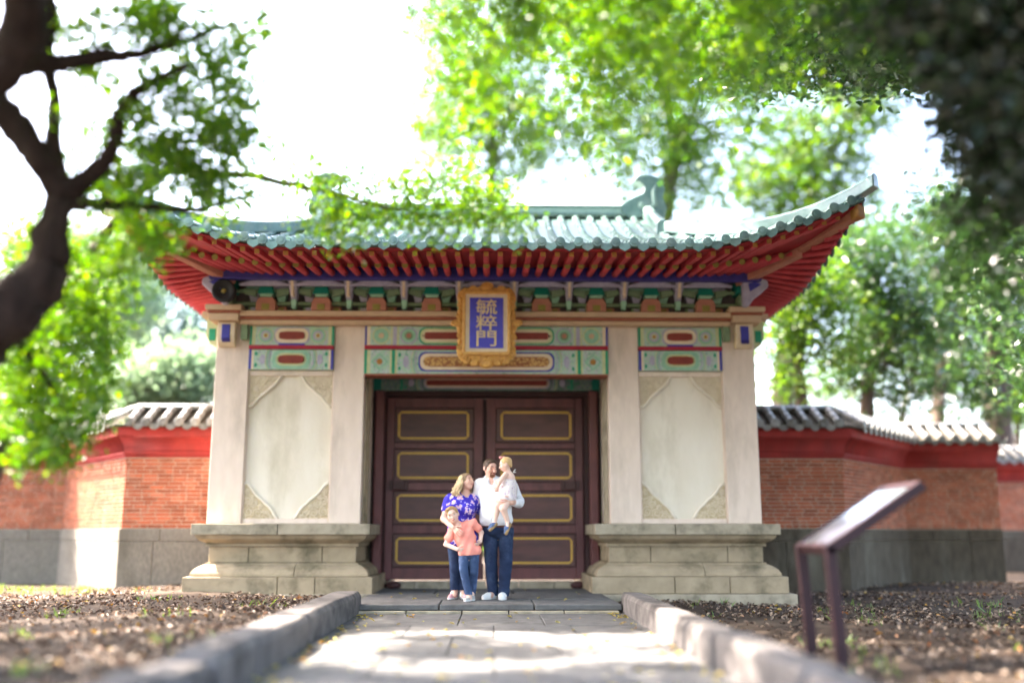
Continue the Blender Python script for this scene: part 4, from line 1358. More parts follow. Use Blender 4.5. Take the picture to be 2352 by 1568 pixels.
kt = 0.488
XL, XR = (-4.10, -5.92, -7.95, -12.6), (3.92, 5.74, 7.80, 9.60)
brick_wall('brick_wall', 'sunlit brick wall with silvery tiled coping, bending back from the gate under the hanging leaves',
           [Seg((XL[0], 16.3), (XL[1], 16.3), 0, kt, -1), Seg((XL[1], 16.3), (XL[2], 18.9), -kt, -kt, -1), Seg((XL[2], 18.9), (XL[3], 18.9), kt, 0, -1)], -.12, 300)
brick_wall('brick_wall', 'shaded brick wall with dark tiled coping, bending back behind the information sign',
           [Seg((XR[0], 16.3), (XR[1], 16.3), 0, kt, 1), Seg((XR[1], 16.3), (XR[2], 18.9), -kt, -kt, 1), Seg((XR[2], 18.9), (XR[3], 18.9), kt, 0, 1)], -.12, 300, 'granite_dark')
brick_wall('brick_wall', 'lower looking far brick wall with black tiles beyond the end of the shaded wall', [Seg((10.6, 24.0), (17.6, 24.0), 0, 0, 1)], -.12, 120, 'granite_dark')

# ------------------------------------------------------------------ the information sign
sg = thing('information_sign', 'brown steel information sign with a tilted glossy panel on two posts', 'sign', (2.46, 7.65, -.04))
A0, A1 = Vector((2.40, 0, .825)), Vector((3.13, 0, 1.30))
dv = (A1 - A0).normalized()
nv = Vector((-dv.z, 0, dv.x))
Y0s, Y1s = 7.27, 8.03


def plank(u0, u1, y0, y1, h0, h1):
    L_ = (A1 - A0).length
    pt = lambda u, y, h: tuple(A0 + dv * u + nv * h + Vector((0, y, 0)))
    return MB().hexa([pt(u0, y0, h0), pt(u1, y0, h0), pt(u1, y1, h0), pt(u0, y1, h0)], [pt(u0, y0, h1), pt(u1, y0, h1), pt(u1, y1, h1), pt(u0, y1, h1)])


LS = (A1 - A0).length
plank(.0, LS, Y0s, Y0s + .045, -.075, 0).build('frame_bar', 'sign_steel', sg, bevel=.004)
plank(.0, LS, Y1s - .045, Y1s, -.075, 0).build('frame_bar', 'sign_steel', sg, bevel=.004)
plank(.0, .045, Y0s + .047, Y1s - .047, -.075, 0).build('frame_bar', 'sign_steel', sg, bevel=.004)
plank(LS - .07, LS, Y0s + .047, Y1s - .047, -.075, 0).build('frame_bar', 'sign_steel', sg, bevel=.004)
face = plank(.047, LS - .072, Y0s + .047, Y1s - .047, -.05, -.008).build('sign_face', 'sign_face', sg)
plank(.05, LS - .075, Y0s + .05, Y1s - .05, -.07, -.052).build('back_plate', 'sign_steel', sg)
for y0 in (Y0s, Y1s - .075):
    w = .075
    MB().hexa([(2.455, y0, -.10), (2.455 + w, y0, -.10), (2.455 + w, y0 + w, -.10), (2.455, y0 + w, -.10)],
              [(2.402, y0, .824), (2.402 + w, y0, .824 + .0), (2.402 + w, y0 + w, .824), (2.402, y0 + w, .824)]).build('post', 'sign_steel', sg, bevel=.004)
# ------------------------------------------------------------------ people: smooth bodies from blended limbs
class Body:
    """blends cones and ellipsoids into one closed surface"""

    def __init__(s, vox=.006, k=.02):
        s.pr, s.cuts, s.vox, s.k = [], [], vox, k

    def cone(s, a, b, ra, rb, k=None, op='u'):
        s.pr.append(('c', np.array(a, float), np.array(b, float), ra, rb, s.k if k is None else k, op))
        return s

    def chain(s, pts, rad, k=None):
        for i in range(len(pts) - 1):
            s.cone(pts[i], pts[i + 1], rad[i], rad[i + 1], k)
        return s

    def ell(s, c, r, rot=None, k=None, op='u'):
        s.pr.append(('e', np.array(c, float), np.array(r, float), np.eye(3) if rot is None else np.array(rot), None, s.k if k is None else k, op))
        return s

    def cut(s, p, n):
        """keep the side the normal points away from"""
        n = np.array(n, float)
        s.cuts.append((np.array(p, float), n / np.linalg.norm(n)))
        return s

    def noise(s, fn):
        s.fn = fn
        return s

    def mesh(s, name, mat, parent=None):
        lo, hi = np.full(3, 1e9), np.full(3, -1e9)
        bbs = []
        for p in s.pr:
            if p[0] == 'c':
                l = np.minimum(p[1] - p[3], p[2] - p[4])
                h = np.maximum(p[1] + p[3], p[2] + p[4])
            else:
                e = np.sqrt(((p[3] * p[2][None, :]) ** 2).sum(1))
                l, h = p[1] - e, p[1] + e
            bbs.append((l, h))
            if p[6] == 'u':
                lo, hi = np.minimum(lo, l), np.maximum(hi, h)
        vx = s.vox
        lo = lo - 4 * vx - .01
        n = np.ceil((hi + 4 * vx + .01 - lo) / vx).astype(int) + 1
        D = np.full(n, .3, np.float32)
        for p, (l, h) in zip(s.pr, bbs):
            mgn = p[5] + 3 * vx
            i0 = np.clip(np.floor((l - mgn - lo) / vx).astype(int), 0, n - 1)
            i1 = np.clip(np.ceil((h + mgn - lo) / vx).astype(int) + 1, 1, n)
            if np.any(i1 <= i0):
                continue
            ax = [lo[q] + vx * np.arange(i0[q], i1[q]) for q in range(3)]
            Xg, Yg, Zg = np.meshgrid(*ax, indexing='ij')
            if p[0] == 'c':
                ba = p[2] - p[1]
                L2 = max(1e-9, ba @ ba)
                px, py, pz = Xg - p[1][0], Yg - p[1][1], Zg - p[1][2]
                t = np.clip((px * ba[0] + py * ba[1] + pz * ba[2]) / L2, 0, 1)
                d = np.sqrt((px - t * ba[0]) ** 2 + (py - t * ba[1]) ** 2 + (pz - t * ba[2]) ** 2) - (p[3] + (p[4] - p[3]) * t)
            else:
                px, py, pz = Xg - p[1][0], Yg - p[1][1], Zg - p[1][2]
                R = p[3]
                q = [px * R[0, j] + py * R[1, j] + pz * R[2, j] for j in range(3)]
                k0 = np.sqrt(sum((q[j] / p[2][j]) ** 2 for j in range(3)))
                k1 = np.sqrt(sum((q[j] / p[2][j] ** 2) ** 2 for j in range(3)))
                d = k0 * (k0 - 1) / np.maximum(k1, 1e-6)
            sl = tuple(slice(i0[q], i1[q]) for q in range(3))
            cur = D[sl]
            k = max(p[5], 1e-5)
            if p[6] == 'u':
                hh = np.maximum(k - np.abs(cur - d), 0) / k
                D[sl] = np.minimum(cur, d) - hh * hh * k * .25
            else:
                hh = np.maximum(k - np.abs(cur + d), 0) / k
                D[sl] = np.maximum(cur, -d) + hh * hh * k * .25
        if hasattr(s, 'fn') or s.cuts:
            ax = [lo[q] + vx * np.arange(n[q]) for q in range(3)]
            Xg, Yg, Zg = np.meshgrid(*ax, indexing='ij', sparse=True)
            if hasattr(s, 'fn'):
                D += s.fn(Xg, Yg, Zg).astype(np.float32)
            for c, nn in s.cuts:
                D = np.maximum(D, ((Xg - c[0]) * nn[0] + (Yg - c[1]) * nn[1] + (Zg - c[2]) * nn[2]).astype(np.float32))
        # surface nets
        S = D < 0
        corners = [(i, j, k) for i in (0, 1) for j in (0, 1) for k in (0, 1)]
        cnt = np.zeros(n - 1, np.int8)
        for i, j, k in corners:
            cnt += S[i:n[0] - 1 + i, j:n[1] - 1 + j, k:n[2] - 1 + k]
        act = np.argwhere((cnt > 0) & (cnt < 8))
        vals = np.stack([D[act[:, 0] + i, act[:, 1] + j, act[:, 2] + k] for i, j, k in corners], 1)
        pos = np.zeros((len(act), 3))
        num = np.zeros(len(act))
        cc = np.array(corners, float)
        for a in range(8):
            for b in range(a + 1, 8):
                if np.abs(cc[a] - cc[b]).sum() != 1:
                    continue
                va, vb = vals[:, a], vals[:, b]
                mk = (va < 0) != (vb < 0)
                t = np.where(mk, va / np.where(mk, va - vb, 1), 0)
                pos += np.where(mk[:, None], cc[a] + (cc[b] - cc[a]) * t[:, None], 0)
                num += mk
        pos = lo + vx * (act + pos / num[:, None])
        im = np.full(n - 1, -1, np.int32)
        im[act[:, 0], act[:, 1], act[:, 2]] = np.arange(len(act))
        F = []
        for axd in range(3):
            sh = [slice(1, n[q] - 1) for q in range(3)]
            sh2 = list(sh)
            sh[axd] = slice(0, n[axd] - 1)
            sh2[axd] = slice(1, n[axd])
            A, B = S[tuple(sh)], S[tuple(sh2)]
            e = np.argwhere(A != B)
            inside = A[e[:, 0], e[:, 1], e[:, 2]]
            g = e.copy()
            for q in range(3):
                if q != axd:
                    g[:, q] += 1
            o1, o2 = [q for q in range(3) if q != axd]
            def cell(d1, d2):
                c = g.copy()
                c[:, o1] -= d1
                c[:, o2] -= d2
                return im[c[:, 0], c[:, 1], c[:, 2]]
            f = np.stack([cell(1, 1), cell(0, 1), cell(0, 0), cell(1, 0)], 1)
            fl = inside if axd != 1 else ~inside
            f[~fl] = f[~fl][:, ::-1]
            F.append(f)
        F = np.concatenate(F)
        F = F[(F >= 0).all(1)]
        return mesh_np(name, pos, F, mat, parent, True)


def rotm(yaw=0, pitch=0, roll=0):
    """head turn: yaw to the picture's right, pitch down, roll towards the picture's right"""
    return np.array((Matrix.Rotation(yaw, 3, 'Z') @ Matrix.Rotation(pitch, 3, 'X') @ Matrix.Rotation(roll, 3, 'Y')))


def J(cx, cy, dy=0.0):
    """joint of a figure: survey units across and up, metres towards (-) or away (+)"""
    return np.array([-0.08 + (cx - 620) * .00139, 13.05 + dy, 0.10 + (1400 - cy) * .00138])


def head(b, c, h, R, female=False, child=0.0):
    """adds a head of height h round centre c; returns a function from head units to the world"""
    W = lambda x, y, z: np.array(c) + R @ (np.array([x, y, z]) * h)
    b.ell(W(0, .03, .10), np.array([.335, .42, .39]) * h, R, .02)
    b.ell(W(0, -.10, -.16), np.array([.27 + .03 * child, .27, .27]) * h, R, .03 * h / .23)
    b.ell(W(0, -.20, -.36), np.array([.15 + .03 * child, .13, .11]) * h, R, .03 * h / .23)
    for sx in (-1, 1):
        b.ell(W(sx * .17, -.25, -.12), np.array([.12, .11, .12]) * h, R, .02)       # cheek
        b.ell(W(sx * .15, -.405, .015), np.array([.075, .035, .042]) * h, R, .012, 's')   # eye socket
        b.ell(W(sx * .345, .04, -.04), np.array([.04, .10, .135]) * h, R, .008)     # ear
        b.ell(W(sx * .05, -.455, -.15), np.array([.04, .04, .035]) * h, R, .006)    # nostril wing
    b.ell(W(0, -.34, .09), np.array([.22, .08, .05]) * h, R, .015)               # brow
    b.cone(W(0, -.39, .02), W(0, -.50 + .04 * child, -.135), .032 * h, .055 * h, .010)
    b.ell(W(0, -.40, -.275), np.array([.115, .05, .045]) * h, R, .008)
    return W


def face_parts(W, h, R, parent, brow='hair_brown', smile=0.0, open_eyes=True):
    for sx in (-1, 1):
        if open_eyes:
            MB().ball(W(sx * .15, -.375, .012), np.array([.056, .03, .022]) * h, Matrix(R.tolist()), 10, 6).build('eye', 'eye_white', parent, True)
            MB().ball(W(sx * .15, -.395, .012), np.array([.030, .02, .023]) * h, Matrix(R.tolist()), 8, 6).build('iris', 'eye_dark', parent, True)
        else:
            MB().tube([W(sx * .15 - .06, -.39, .005), W(sx * .15, -.41, -.008), W(sx * .15 + .06, -.39, .005)], .010 * h, 5).build('eye', 'eye_dark', parent, True)
        MB().tube([W(sx * .07, -.425, .105), W(sx * .15, -.425, .125), W(sx * .24, -.375, .100)], [.016 * h, .022 * h, .012 * h], 6).build('eyebrow', brow, parent, True)
    MB().tube([W(-.10 - smile * .03, -.405, -.265 + smile * .03), W(-.05, -.445, -.278), W(0, -.452, -.275), W(.05, -.445, -.278), W(.10 + smile * .03, -.405, -.265 + smile * .03)], [.008 * h, .024 * h, .026 * h, .024 * h, .008 * h], 6).build('mouth', 'lip', parent, True)


def hand(b, wrist, tip, side, r, L, curl=.25, palm_n=(0, -1, 0), k=.004):
    """palm and five fingers: wrist -> tip gives the direction, side the thumb's way, palm_n where the palm faces"""
    w = np.array(wrist, float)
    d = np.array(tip, float) - w
    d /= np.linalg.norm(d)
    t = np.array(side, float)
    t = t - d * (t @ d)
    t /= np.linalg.norm(t)
    pn = np.array(palm_n, float)
    pn = pn - d * (pn @ d) - t * (pn @ t)
    pn = pn / np.linalg.norm(pn) if np.linalg.norm(pn) > 1e-6 else np.cross(d, t)
    for q in (-.30, -.1, .1, .30):
        b.cone(w + d * .04 * L + t * q * L * .35, w + d * .46 * L + t * q * L * .62, r * 1.15, r * 1.1, .012)
    for q, ln in ((.225, .40), (.08, .46), (-.07, .43), (-.215, .33)):
        base = w + d * .46 * L + t * q * L
        sp = d + t * q * .22
        sp /= np.linalg.norm(sp)
        a1 = base + sp * ln * L * .45 + pn * curl * .12 * L
        a2 = a1 + (sp * math.cos(curl * 1.6) + pn * math.sin(curl * 1.6)) * ln * L * .33
        a3 = a2 + (sp * math.cos(curl * 2.6) + pn * math.sin(curl * 2.6)) * ln * L * .25
        b.chain([base, a1, a2, a3], [r, r * .95, r * .88, r * .75], k)
    th0 = w + d * .10 * L + t * .20 * L
    th1 = w + d * .30 * L + t * .40 * L + pn * .05 * L
    th2 = w + d * .50 * L + t * .45 * L + pn * .10 * L
    b.chain([th0, th1, th2], [r * 1.35, r * 1.15, r * .85], .008)


def shoe(name, heel, toe, r, mat, sole, parent, z0=.10):
    heel, toe = np.array(heel), np.array(toe)
    b = Body(.005, .02)
    mid = heel * .4 + toe * .6
    b.cone(heel, heel + np.array([0, 0, .05]), r * .95, r * .8).cone(heel, mid, r * .9, r).cone(mid, toe, r, r * .75)
    b.cut([0, 0, z0 + .012], [0, 0, -1])
    o = b.mesh(name, mat, parent)
    b2 = Body(.005, .02)
    b2.cone(heel * [1, 1, 0] + [0, 0, z0 + .01], mid * [1, 1, 0] + [0, 0, z0 + .01], r * .95, r * 1.04).cone(mid * [1, 1, 0] + [0, 0, z0 + .01], toe * [1, 1, 0] + [0, 0, z0 + .01], r * 1.04, r * .82)
    b2.cut([0, 0, z0 + .018], [0, 0, 1]).cut([0, 0, z0 - .002], [0, 0, -1])
    b2.mesh('sole', sole, o)
    return o


# ---- the man -------------------------------------------------------------------
man = thing('person', 'bearded man in a white shirt and dark jeans holding a toddler on his arm', 'person', (.10, 13.05, .10))
Rm = rotm(math.radians(33), math.radians(8), math.radians(3))
HM = .232
hc = J(657, 205, -.02)
b = Body(.006)
Wm = head(b, hc, HM, Rm)
b.cone(J(664, 320, .02), J(658, 235, .015), .066, .060, .03)
torso = [('e', J(705, 440, .0), (.205, .125, .20)), ('e', J(712, 600, -.03), (.19, .155, .19)), ('e', J(735, 760, .0), (.175, .125, .13))]
for _, c_, r_ in torso:
    b.ell(c_, r_, None, .06)
b.cone(J(575, 352, .01), J(835, 358, .01), .062, .062, .05)
legsM = ([J(668, 790, .02), J(668, 1060, .0), J(690, 1350, .05)], [J(805, 790, .0), J(806, 1070, -.06), J(786, 1355, -.03)])
for lg in legsM:
    b.chain(lg, [.10, .066, .045], .03)
armL = [J(560, 368, .01), J(520, 545, .14), J(455, 650, .20)]       # round the woman's back
armR = [J(862, 372, .0), J(918, 520, -.12), J(852, 530, -.40)]
b.chain(armL, [.060, .048, .034], .02)
hand(b, armL[2], J(390, 690, .20), (0, 0, 1), .010, .19, .3, (0, -1, 0))
b.chain(armR, [.060, .048, .033], .02)
hand(b, armR[2], J(735, 545, -.505), (0, -.3, 1), .0105, .18, .30, (.2, 1, .4))
for lg, dx in zip(legsM, (-.07, .0)):
    b.cone(lg[2], lg[2] + [dx * .6, -.10, -.035], .042, .034, .02)
body = b.mesh('body', 'skin', man)
face_parts(Wm, HM, Rm, body, 'hair_brown', .2, False)
# short hair: a cap cut back from the face
b = Body(.005, .012)
b.ell(Wm(0, .05, .145), np.array([.365, .435, .385]) * HM, Rm)
b.ell(Wm(0, -.20, .40), np.array([.24, .17, .10]) * HM, Rm, .02)
for sx in (-1, 1):
    b.cone(Wm(sx * .335, -.06, .02), Wm(sx * .325, -.10, -.12), .04 * HM, .025 * HM)
b.ell(Wm(0, -.40, .0), np.array([.34, .33, .33]) * HM, Rm, .012, 's')
b.ell(Wm(0, .05, -.42), np.array([.5, .6, .32]) * HM, Rm, .012, 's')
b.noise(lambda x, y, z: .0022 * np.sin(150 * x + 60 * z) * np.sin(140 * y + 30 * z))
b.mesh('hair', 'hair_brown', man)
b = Body(.004, .008)                                                  # goatee and moustache
b.ell(Wm(0, -.28, -.42), np.array([.135, .11, .09]) * HM, Rm)
b.ell(Wm(0, -.365, -.36), np.array([.10, .05, .05]) * HM, Rm)
for sx in (-1, 1):
    b.cone(Wm(0, -.445, -.215), Wm(sx * .13, -.37, -.245), .026 * HM, .022 * HM)
    b.cone(Wm(sx * .13, -.37, -.245), Wm(sx * .125, -.33, -.38), .022 * HM, .03 * HM)
b.mesh('beard', 'beard', man)
# shirt
b = Body(.006, .03)
for _, c_, r_ in torso[:2]:
    b.ell(c_, np.array(r_) + .016, None, .07)
b.ell(J(714, 690, -.02), (.212, .165, .12), None, .06)
b.cone(J(572, 352, .01), J(838, 358, .01), .078, .078, .05)
b.cone(J(660, 330, .02), J(660, 298, .015), .088, .076, .03)
b.chain([armL[0], armL[1], armL[2] * .5 + armL[1] * .5], [.078, .066, .058], .03)
b.chain([armR[0], armR[1], armR[1] * .52 + armR[2] * .48], [.078, .072, .056], .03)
b.cone(J(664, 350, -.0), J(657, 235, -.03), .060, .066, .006, 's')
b.ell(J(672, 318, -.12), (.035, .09, .06), None, .01, 's')
b.noise(lambda x, y, z: .006 * np.sin(34 * x + 11 * z) * np.sin(19 * z + 20 * y) + .004 * np.sin(52 * z + 38 * x) * np.clip((1.25 - z) * 4, .2, 1))
b.cut(J(700, 728), (0.05, .1, -1))
shirt = b.mesh('shirt', 'shirt', man)
for sx, (u0, u1, u2) in ((-1, ((608, 318, -.04), (640, 300, -.075), (628, 352, -.115))), (1, ((724, 322, -.04), (690, 302, -.08), (706, 356, -.115)))):
    p0, p1, p2 = J(*u0), J(*u1), J(*u2)
    mb = MB()
    off = np.array([0, -.012, .004])
    q = [p0, p1, p1 + (p2 - p1) * .2 + [.012 * -sx, 0, 0], p2]
    mb.rings([[*q], [v + off for v in q]])
    mb.build('collar', 'shirt', shirt, bevel=.003)
b = Body(.005, .01)
a_, c_ = armR[1] * .52 + armR[2] * .48, armR[1] * .44 + armR[2] * .56
b.cone(a_, c_, .060, .056)
b.mesh('cuff', 'shirt', shirt)
for z in (400, 470, 540, 610, 680):
    MB().ball(J(690, z, -.158 - (.03 if 500 < z < 660 else .0)), (.006, .004, .006), None, 8, 5).build('button', 'eye_white', shirt, True)
# jeans, belt, shoes
b = Body(.006, .04)
b.ell(J(735, 770, .0), (.195, .145, .13), None, .05)
for lg in legsM:
    b.chain([lg[0], lg[1], lg[2] - [0, 0, .015]], [.104, .082, .070], .012)
b.noise(lambda x, y, z: .004 * np.sin(26 * z + 30 * x) * np.sin(17 * z - 22 * y) + .003 * np.sin(75 * z + 10 * x) * np.clip((.45 - z) * 4, 0, 1))
b.cut(J(735, 733), (0, 0, 1))
b.cut(J(735, 1372), (0, 0, -1))
b.mesh('jeans', 'denim', man)
b = Body(.005, .01)
b.ell(J(735, 742, .0), (.197, .147, .10), None, .01)
b.cut(J(735, 729), (0, 0, 1)).cut(J(735, 752), (0, 0, -1))
blt = b.mesh('belt', 'belt', man)
MB().box(*sorted((J(655, 0)[0], J(672, 0)[0])), 13.05 - .152, 13.05 - .13, J(0, 752)[2], J(0, 730)[2]).build('buckle', 'gold', blt, bevel=.003)
shoe('shoe', J(690, 1368, .03), J(610, 1378, -.10), .045, 'white_shoe', 'eye_white', man)
shoe('shoe', J(778, 1368, -.0), J(770, 1378, -.19), .050, 'white_shoe', 'eye_white', man)

# ---- the woman -----------------------------------------------------------------
woman = thing('person', 'woman with wavy blonde hair in a blue floral top and jeans', 'person', (-.39, 13.10, .10))
Rw = rotm(math.radians(52), math.radians(-14), math.radians(4))
HW = .218
hw_c = J(437, 332, -.0)
b = Body(.006)
Ww = head(b, hw_c, HW, Rw, True)
b.cone(J(430, 455, .03), J(432, 360, .02), .056, .052, .025)
wt = [(J(398, 560, .02), (.175, .12, .17)), (J(392, 720, .02), (.165, .125, .18)), (J(400, 890, .03), (.185, .135, .15))]
for c_, r_ in wt:
    b.ell(c_, r_, None, .06)
for sx in (-1, 1):
    b.ell(J(398 + sx * 62, 590, -.085), (.075, .065, .075), None, .04)
b.cone(J(300, 490, .03), J(505, 490, .03), .055, .055, .04)
armWL = [J(282, 505, .02), J(236, 675, -.06), J(330, 757, -.36)]
armWR = [J(520, 510, .04), J(570, 660, .19), J(660, 700, .22)]
b.chain(armWL, [.056, .046, .030], .02)
hand(b, armWL[2], J(392, 815, -.43), (.6, 0, .8), .0085, .165, .16, (.1, 1, -.1))
b.chain(armWR, [.052, .040, .030], .02)
hand(b, armWR[2], J(740, 720, .20), (0, 0, 1), .0085, .16, .2, (0, -1, 0))
legsW = ([J(332, 900, .05), J(340, 1120, .03), J(335, 1335, .09)], [J(450, 900, .05), J(440, 1120, .03), J(415, 1335, .09)])
for lg in legsW:
    b.chain(lg, [.095, .060, .040], .03)
    b.cone(lg[2], lg[2] + [0, -.10, -.045], .036, .030, .02)
bodyw = b.mesh('body', 'skin', woman)
face_parts(Ww, HW, Rw, bodyw, 'hair_root', 1.2, True)
# hair: a rounded cap and many wavy locks down to the shoulders
b = Body(.005, .012)
b.ell(Ww(0, .06, .14), np.array([.385, .46, .40]) * HW, Rw)
b.ell(Ww(0, .30, .34), np.array([.20, .20, .16]) * HW, Rw, .02)
b.ell(Ww(-.05, -.42, -.03), np.array([.30, .33, .40]) * HW, Rw, .012, 's')
b.ell(Ww(.1, .0, -.52), np.array([.6, .5, .35]) * HW, Rw, .012, 's')
b.noise(lambda x, y, z: .003 * np.sin(120 * x + 50 * z) * np.sin(110 * y + 30 * z))
hair = b.mesh('hair', 'hair_root', woman)
lock_rng = random.Random(3)
locks = MB()
for i in range(110):
    a = lock_rng.uniform(.40, 1.0) * PI * (-1 if i % 4 else .92)            # round the back of the head
    st = np.array([math.sin(a) * .36, -math.cos(a) * .42 + .06, lock_rng.uniform(.05, .42)])
    st[:2] *= 1 - max(0, st[2] - .15) * 1.2
    p0 = Ww(*st)
    dirn = np.array([p0[0] - hw_c[0], p0[1] - hw_c[1], 0])
    dirn /= max(1e-6, np.linalg.norm(dirn))
    ln = lock_rng.uniform(.16, .27)
    pts, rad = [], []
    ph = lock_rng.uniform(0, 6)
    for q in range(10):
        u = q / 9
        w = dirn * (.052 * u + .026 * math.sin(u * 12 + ph) * u) + np.array([.018 * math.sin(u * 10 + ph * 2) * u - .022 * u, 0, 0])
        z = max(-ln * u ** .9, J(0, 470)[2] - p0[2] + lock_rng.uniform(0, .05))
        pts.append(p0 + w + np.array([0, 0, z]) + dirn * .01)
        rad.append(.0125 * (1 - .5 * u) * (1 + .25 * math.sin(u * 14 + ph)))
    locks.tube(pts, rad, 6)
lk = locks.build('locks', 'hair_blonde', woman, True, kind='stuff')
# tunic
b = Body(.006, .03)
for c_, r_ in wt:
    b.ell(c_, np.array(r_) + .022, None, .06)
b.ell(J(396, 880, .03), (.218, .17, .20), None, .05)
for sx in (-1, 1):
    b.ell(J(398 + sx * 62, 592, -.085), (.088, .080, .090), None, .04)
b.cone(J(298, 490, .03), J(508, 490, .03), .072, .072, .04)
b.chain([armWL[0], armWL[0] * .55 + armWL[1] * .45], [.078, .076], .03)
b.chain([armWR[0], armWR[0] * .5 + armWR[1] * .5], [.072, .066], .03)
b.cone(J(430, 480, .0), J(432, 380, .0), .062, .075, .01, 's')
b.cone(J(455, 440, -.10), J(470, 575, -.19), .06, .008, .012, 's')
b.noise(lambda x, y, z: .004 * np.sin(30 * x + 9 * z) * np.sin(13 * z + 20 * y) + .004 * np.sin(45 * x + 4 * z) * np.clip((.9 - z) * 3, 0, 1))
b.cut(J(400, 915), (.08, 0, -1))
b.mesh('floral_top', 'floral', woman)
b = Body(.006, .03)
b.ell(J(398, 890, .03), (.198, .15, .15), None, .04)
for lg in legsW:
    b.chain([lg[0], lg[1], lg[2]], [.098, .074, .060], .012)
b.noise(lambda x, y, z: .003 * np.sin(30 * z + 30 * x) * np.sin(20 * z - 22 * y))
b.cut(J(0, 1322), (0, 0, -1)).cut(J(0, 850), (0, 0, 1))
b.mesh('jeans', 'denim', woman)
shoe('shoe', J(338, 1368, .09), J(295, 1385, -.06), .037, 'pink_shoe', 'eye_white', woman)
shoe('shoe', J(412, 1368, .09), J(440, 1385, -.06), .037, 'pink_shoe', 'eye_white', woman)
for x in (322, 410):
    b = Body(.005, .01)
    b.cone(J(x, 1352, .05), J(x - 4, 1374, .0), .034, .032)
    b.mesh('shoe_tongue', 'white_shoe', woman)

# ---- the boy --------------------------------------------------------------------
boy = thing('person', 'small boy in a coral polo shirt and jeans leaning with hands on his hips', 'person', (-.26, 12.80, .10))
BD = -.26
Rb = rotm(math.radians(-6), math.radians(6), math.radians(-19))
HB = .205
hb_c = J(322, 640, BD - .03)
b = Body(.005)
Wb = head(b, hb_c, HB, Rb, False, .6)
b.cone(J(385, 750, BD), J(340, 690, BD), .043, .043, .02)
bt = [(J(425, 820, BD), (.125, .085, .12)), (J(450, 900, BD), (.112, .085, .12)), (J(470, 975, BD), (.118, .085, .09))]
for c_, r_ in bt:
    b.ell(c_, r_, None, .04)
b.cone(J(322, 782, BD), J(505, 712, BD), .042, .042, .03)
aBL = [J(312, 790, BD), J(262, 905, BD + .01), J(368, 948, BD - .10)]
aBR = [J(515, 722, BD), J(580, 800, BD + .03), J(572, 880, BD - .03)]
for a_ in (aBL, aBR):
    b.chain(a_, [.040, .030, .024], .015)
hand(b, aBL[2], J(410, 955, BD - .10), (0, -.3, 1), .0068, .11, .5, (0, 1, -.3))
hand(b, aBR[2], J(548, 905, BD - .06), (0, -.5, .5), .0068, .105, .5, (-1, .3, 0))
legsB = ([J(428, 1000, BD), J(425, 1130, BD - .03), J(478, 1375, BD - .08)], [J(515, 1000, BD), J(515, 1150, BD), J(500, 1335, BD + .08)])
for lg in legsB:
    b.chain(lg, [.070, .046, .032], .02)
    b.cone(lg[2], lg[2] + [0, -.06, -.02], .030, .026, .02)
bodyb = b.mesh('body', 'skin_kid', boy)
face_parts(Wb, HB, Rb, bodyb, 'hair_boy', 0, True)
b = Body(.0045, .012)
b.ell(Wb(0, .05, .155), np.array([.37, .44, .375]) * HB, Rb)
b.ell(Wb(-.06, -.16, .40), np.array([.27, .20, .115]) * HB, Rb, .03)
b.ell(Wb(.02, -.46, .02), np.array([.29, .30, .34]) * HB, Rb, .03, 's')
b.ell(Wb(0, .05, -.44), np.array([.5, .6, .33]) * HB, Rb, .012, 's')
b.noise(lambda x, y, z: .003 * np.sin(130 * x + 60 * z) * np.sin(120 * y + 40 * z))
b.mesh('hair', 'hair_boy', boy)
b = Body(.005, .025)
for c_, r_ in bt:
    b.ell(c_, np.array(r_) + .014, None, .04)
b.ell(J(478, 960, BD), (.142, .108, .10), None, .04)
b.cone(J(320, 782, BD), J(507, 712, BD), .054, .054, .03)
b.chain([aBL[0], aBL[0] * .45 + aBL[1] * .55], [.056, .052], .02)
b.chain([aBR[0], aBR[0] * .45 + aBR[1] * .55], [.056, .050], .02)
b.cone(J(380, 750, BD), J(372, 730, BD), .058, .052, .02)
b.cone(J(386, 760, BD - .02), J(345, 690, BD - .02), .036, .050, .006, 's')
b.noise(lambda x, y, z: .006 * np.sin(34 * x + 22 * z) * np.sin(25 * z - 18 * x) + .004 * np.sin(60 * x - 24 * z))
b.cut(J(490, 1000, 0), (.06, 0, -1))
polo = b.mesh('polo_shirt', 'coral', boy)
for sx, (u0, u1, u2) in ((-1, ((338, 752, BD - .02), (362, 728, BD - .055), (372, 775, BD - .085))), (1, ((432, 728, BD - .02), (404, 715, BD - .055), (405, 766, BD - .085)))):
    p0, p1, p2 = J(*u0), J(*u1), J(*u2)
    MB().rings([[p0, p1, p2], [v + np.array([0, -.010, .003]) for v in (p0, p1, p2)]]).build('collar', 'coral', polo, bevel=.002)
b = Body(.005, .025)
b.ell(J(472, 985, BD), (.128, .096, .08), None, .03)
for lg in legsB:
    b.chain(lg, [.072, .055, .047], .010)
b.noise(lambda x, y, z: .003 * np.sin(40 * z + 30 * x) * np.sin(31 * z - 22 * y))
b.cut(J(0, 1345, 0), (0, 0, -1))
b.mesh('jeans', 'denim_mid', boy)
shoe('shoe', J(482, 1390, BD - .07), J(448, 1398, BD - .20), .036, 'grey_shoe', 'eye_white', boy)
shoe('shoe', J(500, 1378, BD + .08), J(500, 1390, BD - .07), .036, 'grey_shoe', 'eye_white', boy)

